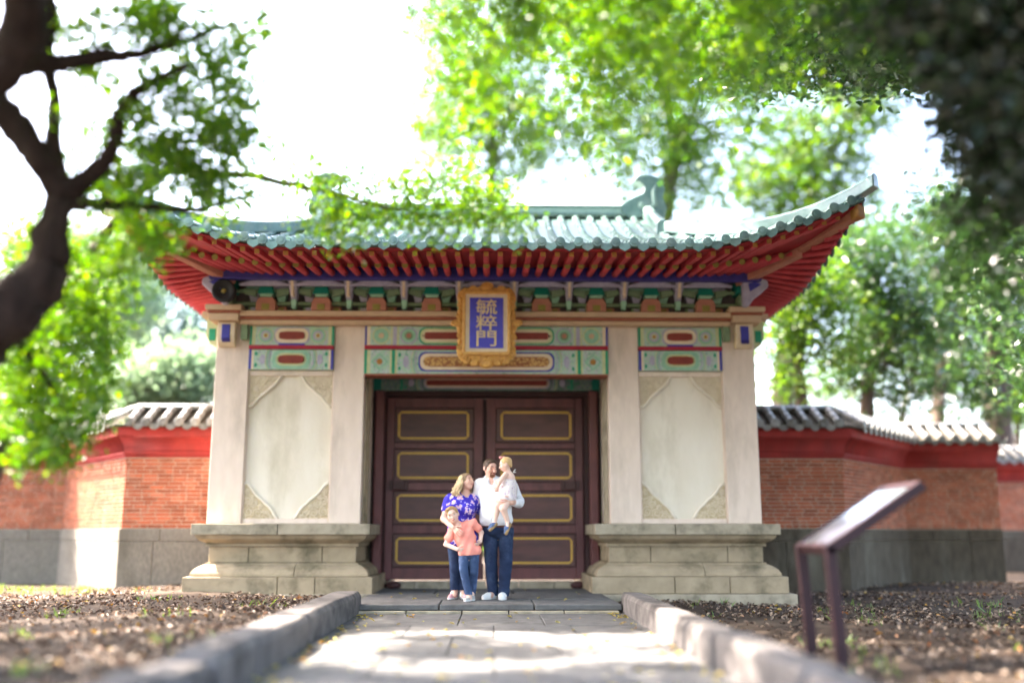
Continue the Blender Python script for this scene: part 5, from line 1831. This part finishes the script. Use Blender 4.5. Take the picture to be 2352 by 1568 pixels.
# ---- the toddler ------------------------------------------------------------------
tod = thing('person', 'blonde toddler in a pale patterned sundress sitting on the arm of the man', 'person', (.17, 12.72, 1.3))
TD = -.30
Rt = rotm(math.radians(-92), math.radians(14), math.radians(0))
HT = .178
ht_c = J(800, 182, TD)
b = Body(.0045)
Wt = head(b, ht_c, HT, Rt, False, 1.0)
b.cone(J(828, 285, TD + .01), J(812, 225, TD + .01), .036, .040, .02)
tt = [(J(832, 320, TD), (.078, .078, .10)), (J(818, 430, TD), (.088, .088, .10))]
for c_, r_ in tt:
    b.ell(c_, r_, None, .03)
aTL = [J(800, 275, TD - .075), J(752, 335, TD - .10), J(728, 388, TD - .09)]
aTR = [J(805, 285, TD + .07), J(775, 335, TD + .10), J(745, 345, TD + .12)]
for a_ in (aTL, aTR):
    b.chain(a_, [.034, .028, .021], .015)
hand(b, aTL[2], J(722, 415, TD - .08), (-1, 0, 0), .006, .085, .3, (0, 1, 0))
hand(b, aTR[2], J(722, 340, TD + .13), (0, 0, 1), .006, .085, .3, (0, 1, 0))
lTL = [J(790, 500, TD - .03), J(728, 560, TD - .12), J(700, 705, TD - .10)]
lTR = [J(820, 500, TD - .06), J(778, 585, TD - .16), J(818, 705, TD - .12)]
b.chain(lTL, [.062, .044, .028], .02)
b.chain(lTR, [.062, .044, .028], .02)
b.cone(lTL[2], J(678, 740, TD - .13), .026, .020, .01)
b.cone(lTR[2], J(815, 745, TD - .15), .026, .020, .01)
bodyt = b.mesh('body', 'skin_kid', tod)
face_parts(Wt, HT, Rt, bodyt, 'hair_baby', 0, True)
b = Body(.004, .012)
b.ell(Wt(0, .07, .15), np.array([.365, .43, .37]) * HT, Rt)
b.ell(Wt(0, .32, -.12), np.array([.22, .12, .20]) * HT, Rt, .02)
b.ell(Wt(0, -.42, .0), np.array([.36, .34, .36]) * HT, Rt, .012, 's')
b.noise(lambda x, y, z: .002 * np.sin(130 * x + 60 * z) * np.sin(120 * y + 40 * z))
b.mesh('hair', 'hair_baby', tod)
mb = MB()
bc = Wt(-.12, -.12, .52)
for sx in (-1, 1):
    mb.ball((bc[0] + sx * .022, bc[1], bc[2] + .004), (.024, .014, .018), None, 10, 6)
mb.ball(bc, (.009, .012, .009), None, 8, 6)
mb.build('hair_bow', 'bow', tod, True)
b = Body(.005, .02)
b.cone(J(833, 335, TD), J(826, 400, TD), .088, .108, .03)
b.cone(J(826, 400, TD), J(804, 490, TD - .02), .108, .134, .03)
b.noise(lambda x, y, z: .005 * np.sin(75 * x + 18 * z) * np.clip((1.52 - z) * 8, 0, 1) + .003 * np.sin(70 * y + 25 * z))
b.cut(J(832, 318, 0), (.12, 0, 1)).cut(J(808, 522, 0), (.15, 0, -1))
dr = b.mesh('sundress', 'dress', tod)
MB().tube([J(805, 330, TD - .07), J(822, 285, TD - .06), J(850, 262, TD - .03)], .006, 6).build('strap', 'ribbon', dr, True)
mb = MB()
for sx, dz in ((1, -.01), (.8, .02)):
    mb.tube([J(868, 258, TD - .02), J(868 + 16 * sx, 250 - dz * 600, TD - .03), J(868 + 30 * sx, 246 - dz * 900, TD - .03)], [.004, .007, .003], 6)
mb.build('bow_tie', 'ribbon', dr, True)
for ank, tip in ((J(703, 715, TD - .10), J(652, 768, TD - .17)), (J(826, 718, TD - .12), J(795, 800, TD - .16))):
    b = Body(.004, .015)
    b.cone(ank, ank * .45 + tip * .55, .027, .031).cone(ank * .45 + tip * .55, tip, .031, .020)
    so = b.mesh('shoe', 'navy_shoe', tod)
    b = Body(.004, .01)
    o = np.array([.016, -.010, -.014])
    b.cone(ank + o, tip + o * .8, .022, .021)
    b.mesh('sole', 'tan_sole', so)
# ------------------------------------------------------------------ leaves, litter, grass, trees
def leaf_cloud(cent, size, up_bias=0.5, fold=.25, jitter=.35, width=.42, droop=0.0):
    """a leaf of two folded halves at each centre: arrays of verts and faces"""
    n = len(cent)
    nrm = rng.normal(0, 1, (n, 3))
    nrm[:, 2] = np.abs(nrm[:, 2]) * (1 + up_bias) + up_bias
    nrm /= np.linalg.norm(nrm, axis=1)[:, None]
    d = rng.normal(0, 1, (n, 3))
    d[:, 2] -= droop
    d -= nrm * (d * nrm).sum(1)[:, None]
    d /= np.maximum(1e-6, np.linalg.norm(d, axis=1))[:, None]
    s = np.cross(nrm, d)
    L = (size * (1 + rng.uniform(-jitter, jitter, n)))[:, None]
    w = L * width
    base = cent - d * L * .5
    tip = cent + d * L * .5 - nrm * L * .10
    up = nrm * L * fold * .4
    v = np.stack([base, cent - d * L * .18 + s * w * .5 + up, cent + d * L * .2 + s * w * .42 + up, tip, cent + d * L * .2 - s * w * .42 + up, cent - d * L * .18 - s * w * .5 + up], 1)
    k = np.arange(n)[:, None] * 6
    f = np.concatenate([k + np.array([[0, 1, 2, 3]]), k + np.array([[0, 3, 4, 5]])])
    return v.reshape(-1, 3), f


def clumps(blobs, n_clump, per, spread, stretch=(1, 1, 1), shell=.35):
    """leaf centres: clumps spread through the blobs, leaves spread round each clump"""
    vol = np.array([b[3] * b[4] * b[5] for b in blobs]) ** .8
    pick = rng.choice(len(blobs), n_clump, p=vol / vol.sum())
    B = np.array(blobs, float)
    u = rng.normal(0, 1, (n_clump, 3))
    u /= np.linalg.norm(u, axis=1)[:, None]
    r = rng.uniform(shell, 1, n_clump)[:, None] ** .6
    cc = B[pick, :3] + u * r * B[pick, 3:6]
    k = np.clip(rng.poisson(per, n_clump), 3, None)
    cen = np.repeat(cc, k, 0) + rng.normal(0, spread, (k.sum(), 3)) * np.array(stretch)
    return cc, cen


def limb(parent, name, pts, rad, mat, n=10, wob=.0):
    P = [np.array(p, float) for p in pts]
    Q, R = [], []
    for i in range(len(P) - 1):                                        # smooth through the points
        p0, p1, p2, p3 = P[max(i - 1, 0)], P[i], P[i + 1], P[min(i + 2, len(P) - 1)]
        for q in range(7):
            t = q / 7
            Q.append(.5 * (2 * p1 + (p2 - p0) * t + (2 * p0 - 5 * p1 + 4 * p2 - p3) * t * t + (3 * p1 - p0 - 3 * p2 + p3) * t ** 3) + rng.normal(0, wob, 3))
            R.append((rad[i] * (1 - t) + rad[i + 1] * t) * (1 + rng.normal(0, .055)))
    Q.append(P[-1])
    R.append(rad[-1])
    mb = MB().tube(Q, R, n)
    if max(R) > .03:                                                   # knots and ridges in the bark
        nv = len(mb.v) // len(Q)
        for i in range(len(Q)):
            for j in range(nv):
                x, y, z = mb.v[i * nv + j]
                d = np.array([x, y, z]) - Q[i]
                a_ = 2 * PI * j / nv
                s_ = .09 * math.sin(5 * a_ + 3 * z + 2 * x) + .08 * math.sin(3 * a_ - 7 * z + 5 * x) + .06 * math.sin(17 * z + 13 * x + 2 * a_)
                p = Q[i] + d * (1 + s_)
                mb.v[i * nv + j] = (p[0], p[1], p[2])
    return mb.build(name, mat, parent, True)


def tree(label, base, trunk, tr, blobs, n_clump, per, spread, leaf, mat, bark='bark_grey', group=None, n_br=10, stretch=(1, 1, 1), droop=0.0, shell=.35, name='tree', width=.42):
    """trunk: points from the ground up; blobs: (x, y, z, rx, ry, rz) lumps of the crown"""
    t = thing(name, label, 'tree', base, group)
    limb(t, 'trunk', trunk, tr, bark, 12, .01)
    cc, cen = clumps(blobs, n_clump, per, spread, stretch, shell)
    v, f = leaf_cloud(cen, leaf, droop=droop, width=width)
    mesh_np('crown', v, f, mat, t, False, 'stuff')
    top = np.array(trunk[-1], float)
    lo = np.array(trunk[max(0, len(trunk) - 2)], float)
    for i in range(n_br):
        e = cc[rng.integers(len(cc))]
        s0 = lo + (top - lo) * rng.uniform(.2, 1)
        mid = (s0 + e) / 2 + np.array([0, 0, .12 * np.linalg.norm(e - s0)])
        r = tr[-1] * rng.uniform(.35, .7)
        limb(t, 'branch', [s0, mid, e], [r, r * .6, r * .15], bark, 6, .02)
    return t


# litter on the soil ---------------------------------------------------------------
def scatter(n, x0, x1, y0, y1, keep):
    x, y = rng.uniform(x0, x1, n), rng.uniform(y0, y1, n)
    k = keep(x, y)
    return x[k], y[k]


dens = lambda x, y: rng.uniform(0, 1, len(x)) < np.clip(.62 + .45 * np.sin(1.3 * x + .7 * y) * np.sin(.9 * y - .5 * x) + .35 * np.sin(3.1 * x - y) * np.sin(2.7 * y + x), .08, 1)
lx, ly = scatter(22000, -9.5, -1.93, 3.2, 16.8, lambda x, y: dens(x, y) & ~((x > -4.7) & (y > 14.0)) & (y < 15.7))
rx, ry = scatter(24000, 1.90, 9.6, 3.5, 18.6, lambda x, y: dens(x, y) & ~((x < 4.5) & (y > 14.0)))
ax_, ay_ = np.concatenate([lx, rx]), np.concatenate([ly, ry])
cen = np.stack([ax_, ay_, ground_z(ax_, ay_) + rng.uniform(.008, .035, len(ax_))], 1)
v, f = leaf_cloud(cen, .052, up_bias=1.0, fold=.5, width=.55)
tag(mesh_np('fallen_leaves', v, f, 'litter', None, False), 'dry brown leaves lying on the soil beside the path', None, None, 'stuff')
# the odd yellow leaf on the paving, against the kerbs too
px_ = np.concatenate([rng.uniform(-1.5, 1.5, 120), -1.5 + np.abs(rng.normal(0, .09, 60)), 1.5 - np.abs(rng.normal(0, .09, 60)), rng.uniform(-1.5, 1.4, 14)])
py_ = np.concatenate([rng.uniform(4, 12, 120), rng.uniform(4, 12, 120), rng.uniform(12.2, 15, 14)])
cen = np.stack([px_, py_, np.where(py_ > 12.1, .112, .012)], 1)
v, f = leaf_cloud(cen, .058, up_bias=3.0, fold=.3, width=.5)
tag(mesh_np('scattered_leaves', v, f, 'litter_yellow', None, False), 'yellow leaves scattered over the grey paving', None, None, 'stuff')
# grass tufts by the left wall and here and there
gx1, gy1 = scatter(500, -10, -4.6, 14.6, 18.2, lambda x, y: (y < 15.9 + np.clip(-x - 5.9, 0, 2.2) * 1.25) & (np.sin(2.1 * x + y) * np.sin(1.7 * y) > -.1))
gx2, gy2 = scatter(900, 2.4, 9, 5, 14, lambda x, y: np.sin(2.7 * x + y) * np.sin(2.3 * y - x) > .55)
gx3, gy3 = scatter(1200, -9, -2, 4, 13, lambda x, y: np.sin(2.7 * x + y) * np.sin(2.3 * y - x) > .72)
GX, GY = np.concatenate([gx1, gx2, gx3]), np.concatenate([gy1, gy2, gy3])
GX, GY = np.repeat(GX, 5) + rng.normal(0, .03, 5 * len(GX)), np.repeat(GY, 5) + rng.normal(0, .03, 5 * len(GY))
n = len(GX)
b0 = np.stack([GX, GY, ground_z(GX, GY) - .01], 1)
h = rng.uniform(.04, .12, n)[:, None]
a = rng.uniform(0, 2 * PI, n)
sd = np.stack([np.cos(a), np.sin(a), 0 * a], 1) * .006
ln = rng.normal(0, .35, (n, 3)) * [1, 1, 0] * h
v = np.stack([b0 - sd, b0 + sd, b0 + ln * .5 + [0, 0, 1] * h * .6 + sd * .6, b0 + ln + [0, 0, 1] * h], 1).reshape(-1, 3)
k = np.arange(n)[:, None] * 4
tag(mesh_np('grass', v, k + np.array([[0, 1, 2, 3]]), 'grass', None, False), 'thin green grass at the foot of the sunlit brick wall', None, None, 'stuff')

# ---- the old tree leaning in from the left, close to the camera -------------------------
t1 = thing('leaning_tree', 'dark crooked leaning tree close by, with bare black limbs and bright hanging leaves', 'tree', (-4.6, 6.6, .05))
A = lambda *q: [at(x, y, Y) for x, y, Y in q]
limb(t1, 'trunk', [(-4.7, 6.7, -.1), (-4.55, 6.7, .8), (-4.1, 6.65, 1.7)] + A((-60, 770, 6.6), (30, 700, 6.5), (95, 630, 6.5), (118, 545, 6.5), (140, 450, 6.5)), [.42, .36, .30, .24, .20, .155, .105, .088], 'bark', 14, .006)
limb(t1, 'limb', A((140, 450, 6.5), (98, 372, 6.45), (30, 280, 6.4), (-70, 190, 6.3), (-250, 60, 6.2), (-420, -80, 6.0), (-560, -260, 5.9)), [.088, .10, .10, .095, .08, .05, .012], 'bark', 12, .005)
limb(t1, 'limb', A((142, 440, 6.5), (124, 330, 6.5), (126, 230, 6.5), (108, 140, 6.5), (120, 20, 6.5), (90, -160, 6.5)), [.075, .05, .045, .045, .04, .01], 'bark', 10, .004)
limb(t1, 'limb', A((140, 440, 6.5), (215, 395, 6.5), (262, 330, 6.45), (275, 265, 6.4), (320, 205, 6.4), (430, 150, 6.3)), [.085, .062, .055, .046, .036, .02], 'bark', 10, .004)
limb(t1, 'limb', A((150, 470, 6.5), (240, 468, 6.7), (350, 474, 7.0), (450, 482, 7.4), (540, 456, 7.7), (600, 452, 7.9)), [.05, .042, .030, .024, .018, .008], 'bark', 8, .004)
limb(t1, 'limb', [(-4.4, 6.5, 1.2), (-4.2, 6.0, 2.6)] + A((-200, 330, 5.6), (-60, 210, 5.5), (30, 120, 5.5), (60, 20, 5.4), (20, -160, 5.3), (120, -420, 5.4), (60, -760, 5.5)), [.25, .20, .16, .135, .125, .12, .10, .06, .015], 'bark', 12, .006)
limb(t1, 'limb', A((-80, 210, 5.5), (30, 150, 5.6), (140, 142, 5.8), (240, 128, 6.0), (330, 122, 6.2), (440, 60, 6.4)), [.12, .085, .06, .05, .035, .012], 'bark', 10, .005)
limb(t1, 'limb', A((330, 122, 6.2), (430, 90, 6.4), (520, 60, 6.6), (640, 30, 6.9)), [.035, .026, .018, .008], 'bark', 8, .004)
limb(t1, 'limb', A((430, 290, 6.8), (480, 330, 7.0), (560, 370, 7.2)), [.018, .016, .006], 'bark', 7, .003)
limb(t1, 'limb', [(-4.4, 6.7, 1.2), (-4.6, 7.2, 2.0)] + A((-120, 700, 7.2), (10, 760, 7.4), (100, 860, 7.5), (150, 960, 7.5)), [.12, .09, .06, .035, .02, .008], 'bark', 8, .004)


def px_clumps(spec, per, spread, stretch=(1, 1, 1)):
    """leaf centres in lumps given as (px, py, distance, px radius across, px radius up, number)"""
    out, cs = [], []
    for x, y, Y, ru, rv, n in spec:
        for i in range(n):
            a, r = rng.uniform(0, 2 * PI), math.sqrt(rng.uniform(0, 1))
            c = at(x + ru * r * math.cos(a), y + rv * r * math.sin(a), Y + rng.normal(0, .25))
            k = max(3, rng.poisson(per))
            out.append(c + rng.normal(0, spread, (k, 3)) * np.array(stretch))
            cs.append(c)
    return np.concatenate(out), cs


spec = [(110, 850, 7.6, 130, 120, 62), (50, 940, 7.6, 80, 60, 22), (190, 780, 7.7, 80, 110, 34), (210, 930, 7.5, 45, 60, 14), (140, 1000, 7.4, 60, 55, 15), (60, 1020, 7.4, 40, 35, 8), (150, 1050, 7.4, 28, 24, 5),
        (40, 1055, 7.4, 24, 18, 3), (225, 660, 7.7, 90, 70, 26), (20, 730, 7.8, 60, 80, 20), (310, 590, 7.2, 60, 60, 16), (60, 560, 7.4, 60, 50, 8),
        (440, 90, 6.6, 130, 110, 40), (330, 30, 6.4, 80, 50, 16), (520, 230, 6.8, 70, 70, 15), (470, 330, 7.0, 100, 60, 24), (380, 300, 6.8, 50, 50, 9), (560, 170, 7.0, 50, 60, 8),
        (300, 330, 6.6, 60, 60, 9), (220, 190, 6.5, 50, 40, 6), (420, 400, 7.1, 70, 40, 12), (300, 420, 7.0, 50, 40, 8), (300, 500, 7.3, 60, 35, 9), (395, 545, 7.5, 40, 30, 6), (270, 560, 7.4, 40, 30, 6),
        (500, 500, 7.8, 50, 25, 3), (460, 445, 7.4, 50, 20, 4), (180, 80, 6.3, 40, 50, 5), (620, 340, 7.6, 30, 40, 3), (560, 450, 7.8, 40, 20, 4), (230, 440, 7.0, 90, 45, 16), (300, 250, 6.7, 90, 70, 14), (400, 210, 6.6, 90, 70, 16), (220, 70, 6.3, 80, 70, 9), (480, 420, 7.0, 70, 50, 12), (540, 300, 7.0, 60, 70, 10), (360, 380, 6.9, 70, 60, 10), (190, 330, 6.7, 50, 60, 6), (590, 60, 6.8, 50, 50, 6), (160, 620, 7.6, 60, 60, 10)]
cen, cs = px_clumps(spec, 26, .075)
v, f = leaf_cloud(cen, .058, up_bias=.35, droop=.4, width=.6)
mesh_np('crown', v, f, 'leaf_bright', t1, False, 'stuff')
# unseen canopy added above the view, gaps shaped to leave sun flecks below
FLECKS = [(0.95, 9.1, 1.05, .62), (-.5, 9.75, .9, .25), (-1.25, 8.7, .55, .6), (.25, 7.55, .55, .16), (-.5, 7.15, .7, .2), (1.1, 7.9, .6, .3), (-.2, 6.2, .5, .18), (-1.0, 6.3, .3, .3),
          (-1.72, 7.2, .34, .6), (-1.72, 8.3, .3, .45), (-1.72, 5.5, .3, .5), (1.72, 9.25, .26, .45), (1.72, 6.3, .25, .35), (1.7, 7.6, .2, .25),
          (-3.0, 6.6, 1.0, .38), (-4.2, 8.4, .9, .3), (-5.2, 7.4, 1.1, .4), (-3.5, 10.4, .9, .25), (-3.6, 5.6, .8, .3), (-7.2, 13.6, 1.8, .6), (-9.0, 15.2, 1.8, .6), (-5.6, 14.8, .7, .2), (-2.6, 8.9, .4, .2), (-2.4, 5.4, .4, .25), (-6.5, 10.2, .8, .2),
          (3.1, 7.2, 1.1, .38), (4.7, 8.2, 1.1, .28), (2.6, 6.0, .5, .3), (6.9, 12.4, 1.1, .35), (5.6, 9.7, .6, .16), (3.0, 9.2, .4, .15), (8.4, 14.5, .8, .25), (4.3, 6.2, 1.9, 1.1), (-.3, 5.3, .4, .12), (-2.5, 5.2, .6, .4), (-3.2, 8.8, 1.0, .35), (-2.55, 7.4, .45, .4), (-4.6, 10.0, .9, .3), (-2.3, 6.2, .3, .3), (1.0, 6.9, .4, .12), (-1.0, 7.9, .35, .12)]


def canopy(n, x0, x1, y0, y1, zf, per, spread, flecks=True):
    """clumps of an added canopy above the view, gaps placed to cast the listed sun flecks"""
    x, y = rng.uniform(x0, x1, n), rng.uniform(y0, y1, n)
    z = zf(y) + rng.uniform(0, .9, n)
    if flecks:
        gx, gy = x - SUN_TO.x / SUN_TO.z * z, y - SUN_TO.y / SUN_TO.z * z
        keep = np.ones(n, bool)
        for fx, fy, ra, rb in FLECKS:
            wob = 1 + .25 * np.sin(7 * gx + 3 * fy) * np.sin(6 * gy + fx)
            keep &= ((gx - fx) / ((ra + .16) * wob)) ** 2 + ((gy - fy) / ((rb + .13) * wob)) ** 2 > 1
        x, y, z = x[keep], y[keep], z[keep]
    c = np.stack([x, y, z], 1)
    c = np.repeat(c, per, 0)
    return c + rng.normal(0, spread, c.shape) * [1, 1, .6]


cen = canopy(6500, -16.5, -3.2, 3.0, 17.0, lambda y: 2.2 + .64 * y, 24, .17)
v, f = leaf_cloud(cen, .115, up_bias=.6, droop=.3, width=.6)
mesh_np('shade_canopy', v, f, 'leaf_bright', t1, False, 'stuff')

# a branch with yellow green leaves hanging before the left half of the roof
t2 = thing('young_tree', 'slender tree whose yellow green sprays hang right before the roof tiles', 'tree', (-4.0, 8.0, .1))
limb(t2, 'trunk', [(-4.0, 8.0, -.05), (-3.95, 8.0, 1.2), (-3.7, 8.0, 2.4)] + A((330, 430, 8.0), (520, 400, 8.0), (700, 430, 8.1), (860, 470, 8.1), (1010, 500, 8.2), (1120, 520, 8.2)), [.08, .065, .05, .04, .032, .024, .016, .010, .004], 'bark_grey', 8, .01)
spec2 = [(1030, 430, 8.1, 110, 45, 26), (880, 450, 8.1, 100, 55, 20), (1000, 500, 8.1, 150, 32, 34), (1150, 505, 8.1, 55, 32, 11), (800, 490, 8.1, 70, 40, 12), (1080, 470, 8.1, 90, 45, 14), (740, 430, 8.1, 60, 50, 18), (760, 520, 8.1, 80, 30, 12), (660, 470, 8.1, 50, 30, 4)]
cen, cs = px_clumps(spec2, 22, .085)
v, f = leaf_cloud(cen, .055, up_bias=.35, droop=.3, width=.55)
mesh_np('crown', v, f, 'leaf_bright', t2, False, 'stuff')

# ---- the big dark tree on the right, close: its boughs hang over the sign ------------------
t3 = thing('banyan_tree', 'huge dark banyan with near black boughs hanging above the information sign', 'tree', (5.3, 5.9, 0))
limb(t3, 'trunk', [(5.3, 5.9, -.1), (5.2, 5.9, 1.5), (5.0, 5.8, 3.0), (4.6, 5.7, 4.2)], [.5, .42, .38, .30], 'bark', 14, .02)
limb(t3, 'limb', [(4.7, 5.7, 4.0), (4.0, 5.6, 4.6), (3.0, 5.6, 5.1), (1.6, 5.8, 5.5), (0.2, 6.4, 5.8)], [.22, .17, .13, .09, .04], 'bark', 10, .01)
limb(t3, 'limb', [(5.0, 5.8, 3.2), (4.6, 6.6, 4.2), (4.2, 7.6, 4.9), (3.6, 8.8, 5.6)], [.2, .15, .1, .04], 'bark', 10, .01)
spec3 = [(2290, 60, 5.6, 110, 120, 110), (2340, 260, 5.7, 60, 150, 70), (2200, 150, 5.8, 50, 110, 22), (2110, 20, 5.6, 60, 40, 10), (2300, 430, 6.2, 60, 70, 14), (2240, 300, 6.0, 50, 90, 16)]
cen, cs = px_clumps(spec3, 34, .13)
v, f = leaf_cloud(cen, .085, up_bias=.3, droop=.5, width=.5)
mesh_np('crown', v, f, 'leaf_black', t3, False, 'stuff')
cen, cs = px_clumps([(2280, 520, 6.6, 90, 90, 16), (2330, 680, 6.9, 50, 100, 10), (2170, 420, 7.0, 60, 100, 9), (2200, 620, 7.2, 70, 80, 8), (2060, 60, 6.0, 80, 60, 12), (2330, 860, 7.4, 40, 70, 4), (1960, 20, 6.0, 80, 30, 8)], 24, .12)
v, f = leaf_cloud(cen, .08, up_bias=.3, droop=.5, width=.5)
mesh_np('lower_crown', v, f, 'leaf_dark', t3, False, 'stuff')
# hanging leafy strands between the camera and the roof, light coming through them
st_c = []
for i in range(95):
    x = rng.choice([rng.uniform(960, 2000), rng.uniform(1100, 1750)])
    y1 = rng.uniform(-60, 330) if rng.uniform() < .75 else rng.uniform(200, 430)
    Y = rng.uniform(5.6, 8.0)
    for y in np.arange(-120, y1, 34):
        if rng.uniform() < .66 and not (1150 < x < 1290 and 90 < y < 230) and not (1930 < x and 90 < y):
            st_c.append(at(x + rng.normal(0, 14), y, Y) + rng.normal(0, .075, (16, 3)) * [1, 1, 1.5])
cen = np.concatenate(st_c)
v, f = leaf_cloud(cen, .070, up_bias=.3, droop=.8, width=.45)
mesh_np('hanging_leaves', v, f, 'leaf_bright', t3, False, 'stuff')
cen = np.concatenate([canopy(4600, -3.4, 7.0, 2.5, 16.0, lambda y: 2.3 + .64 * y, 24, .17), canopy(2200, 3.6, 13, 5.0, 15.5, lambda y: 2.0 + .40 * y, 34, .26), clumps([(11.2, 12.5, 4.2, 2.4, 3.2, 2.6), (10.0, 17.0, 5.0, 1.5, 2.0, 2.0), (8.5, 8.0, 4.6, 1.8, 2.4, 1.6), (12.5, 17.5, 4.0, 2.0, 2.5, 2.5)], 700, 34, .24)[1]])
v, f = leaf_cloud(cen, .115, up_bias=.6, droop=.3, width=.55)
mesh_np('shade_canopy', v, f, 'leaf_dark', t3, False, 'stuff')  # unseen canopy added overhead and out to the right to darken that side

# ---- trees behind the walls and the gate ---------------------------------------------------
def bg(label, px, Y, spec, n_clump, per, spread, leaf, mat, trunk_r, name='tree', **kw):
    """a tree standing at picture column px and distance Y; crown lumps as (px, py, px radius across, px radius up)"""
    base = at(px, 1224, Y)
    base[2] = 0
    bl = []
    for x, y, ru, rv in spec:
        c = at(x, y, Y)
        k = Y / 2287.0
        bl.append((c[0], c[1], c[2], ru * k, min(ru, 2 * rv) * k, rv * k))
    zc = max(2.0, np.mean([q[2] for q in bl]) - np.mean([q[5] for q in bl]) * .2)
    lean = (np.mean([q[0] for q in bl]) - base[0])
    tr = [tuple(base + [0, 0, -.2]), tuple(base + [lean * .1, 0, zc * .4]), tuple(base + [lean * .45, 0, zc * .8]), tuple(base + [lean * .8, 0, zc])]
    return tree(label, tuple(base), tr, [trunk_r, trunk_r * .8, trunk_r * .6, trunk_r * .4], bl, n_clump, per, spread, leaf, mat, name=name, **kw)


bg('bright green bushy tree hanging over the tiles of the sunlit brick wall', 60, 23, [(60, 640, 150, 120), (180, 760, 110, 150), (20, 850, 150, 120), (150, 900, 110, 70)], 300, 26, .34, .18, 'leaf_mid', .22)
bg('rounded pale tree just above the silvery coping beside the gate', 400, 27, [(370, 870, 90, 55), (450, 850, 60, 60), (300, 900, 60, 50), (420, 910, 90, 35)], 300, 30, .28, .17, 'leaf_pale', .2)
bg('tall blue green tree far behind the sunlit brick wall', 330, 38, [(300, 640, 90, 90), (380, 760, 110, 90), (250, 720, 80, 100), (440, 830, 60, 80), (200, 590, 70, 60)], 330, 28, .5, .26, 'leaf_blue', .3)
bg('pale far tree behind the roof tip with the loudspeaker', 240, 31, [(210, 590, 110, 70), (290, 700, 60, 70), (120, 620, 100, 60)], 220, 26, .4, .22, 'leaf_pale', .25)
bg('tall light green tree behind the roof ridge of the gate', 1120, 38, [(1130, 130, 150, 120), (1050, 250, 120, 90), (1200, 260, 110, 110), (1010, 330, 90, 50), (1300, 40, 150, 90), (1270, 330, 90, 70), (1080, 430, 120, 40), (1000, 60, 90, 80), (1180, 400, 90, 60)], 470, 24, .58, .29, 'leaf_bright', .40, stretch=(1, 1, 1.5), droop=.6)
bg('tall tree with hanging strands of foliage behind the ridge ornament and hip of the roof', 1500, 36, [(1450, 100, 150, 120), (1600, 200, 130, 130), (1500, 330, 120, 90), (1700, 90, 140, 110), (1640, 380, 110, 70), (1400, 300, 90, 90), (1760, 300, 90, 110), (1540, 450, 120, 40), (1500, 480, 80, 60), (1600, 20, 160, 70), (1850, 60, 130, 90)], 640, 24, .58, .28, 'leaf_bright', .45, stretch=(.9, .9, 1.7), droop=.8)
bg('leafy tree behind the upturned roof corner with the orange beam end', 1800, 33, [(1780, 420, 120, 70), (1900, 330, 110, 110), (1860, 560, 130, 100), (2000, 200, 100, 120), (1960, 480, 90, 90)], 430, 24, .47, .25, 'leaf_mid', .45, stretch=(1, 1, 1.3), droop=.5)
bg('dark tree with straight trunk behind the shaded wall, next to the gate', 1862, 22, [(1830, 660, 110, 90), (1790, 790, 70, 80), (1900, 760, 90, 90), (1800, 880, 50, 40)], 230, 22, .28, .16, 'leaf_mid', .20)
bg('slim trunked dark tree behind the bend of the shaded wall', 1985, 23.5, [(1990, 620, 110, 110), (2060, 760, 110, 90), (1960, 850, 60, 50), (2080, 900, 70, 40)], 280, 26, .30, .17, 'leaf_dark', .26)
bg('broad dark tree behind the far straight part of the shaded wall', 2150, 26, [(2150, 560, 130, 130), (2230, 700, 110, 110), (2180, 840, 90, 60), (2240, 920, 70, 40)], 340, 22, .34, .19, 'leaf_dark', .28)
bg('stout dark trunk rising behind the end of the shaded wall', 2305, 27, [(2300, 640, 90, 120), (2340, 780, 60, 90), (2250, 500, 110, 90), (2380, 560, 90, 150)], 320, 26, .34, .19, 'leaf_dark', .46)
bg('far green tree showing between the trunks behind the shaded wall', 2060, 44, [(2000, 830, 70, 60), (2120, 760, 90, 80), (2220, 850, 120, 70), (1880, 900, 90, 40), (2340, 900, 90, 60)], 220, 26, .5, .30, 'leaf_mid', .3)
bg('young yellowish tree beyond the end of the shaded wall', 2345, 30, [(2340, 930, 50, 50), (2350, 860, 40, 50)], 90, 26, .32, .2, 'leaf_bright', .15)
# sunlit hedge straight behind the doors
bx0 = [(-.3, 24, .8, 1.8, .7, .8), (1.2, 24.5, 1.0, 1.4, .7, 1.0), (-2.0, 24.4, .9, 1.3, .7, .9)]
hd = thing('hedge', 'sunlit hedge seen as a bright slit through the gap between the doors', 'hedge', (0, 24, 0))
limb(hd, 'stem', [(0, 24, -.1), (0, 24, .5), (.1, 24, 1.0)], [.05, .04, .02], 'bark_grey', 6)
cc, cen = clumps(bx0, 160, 26, .14)
v, f = leaf_cloud(cen, .09)
mesh_np('foliage', v, f, 'leaf_bright', hd, False, 'stuff')
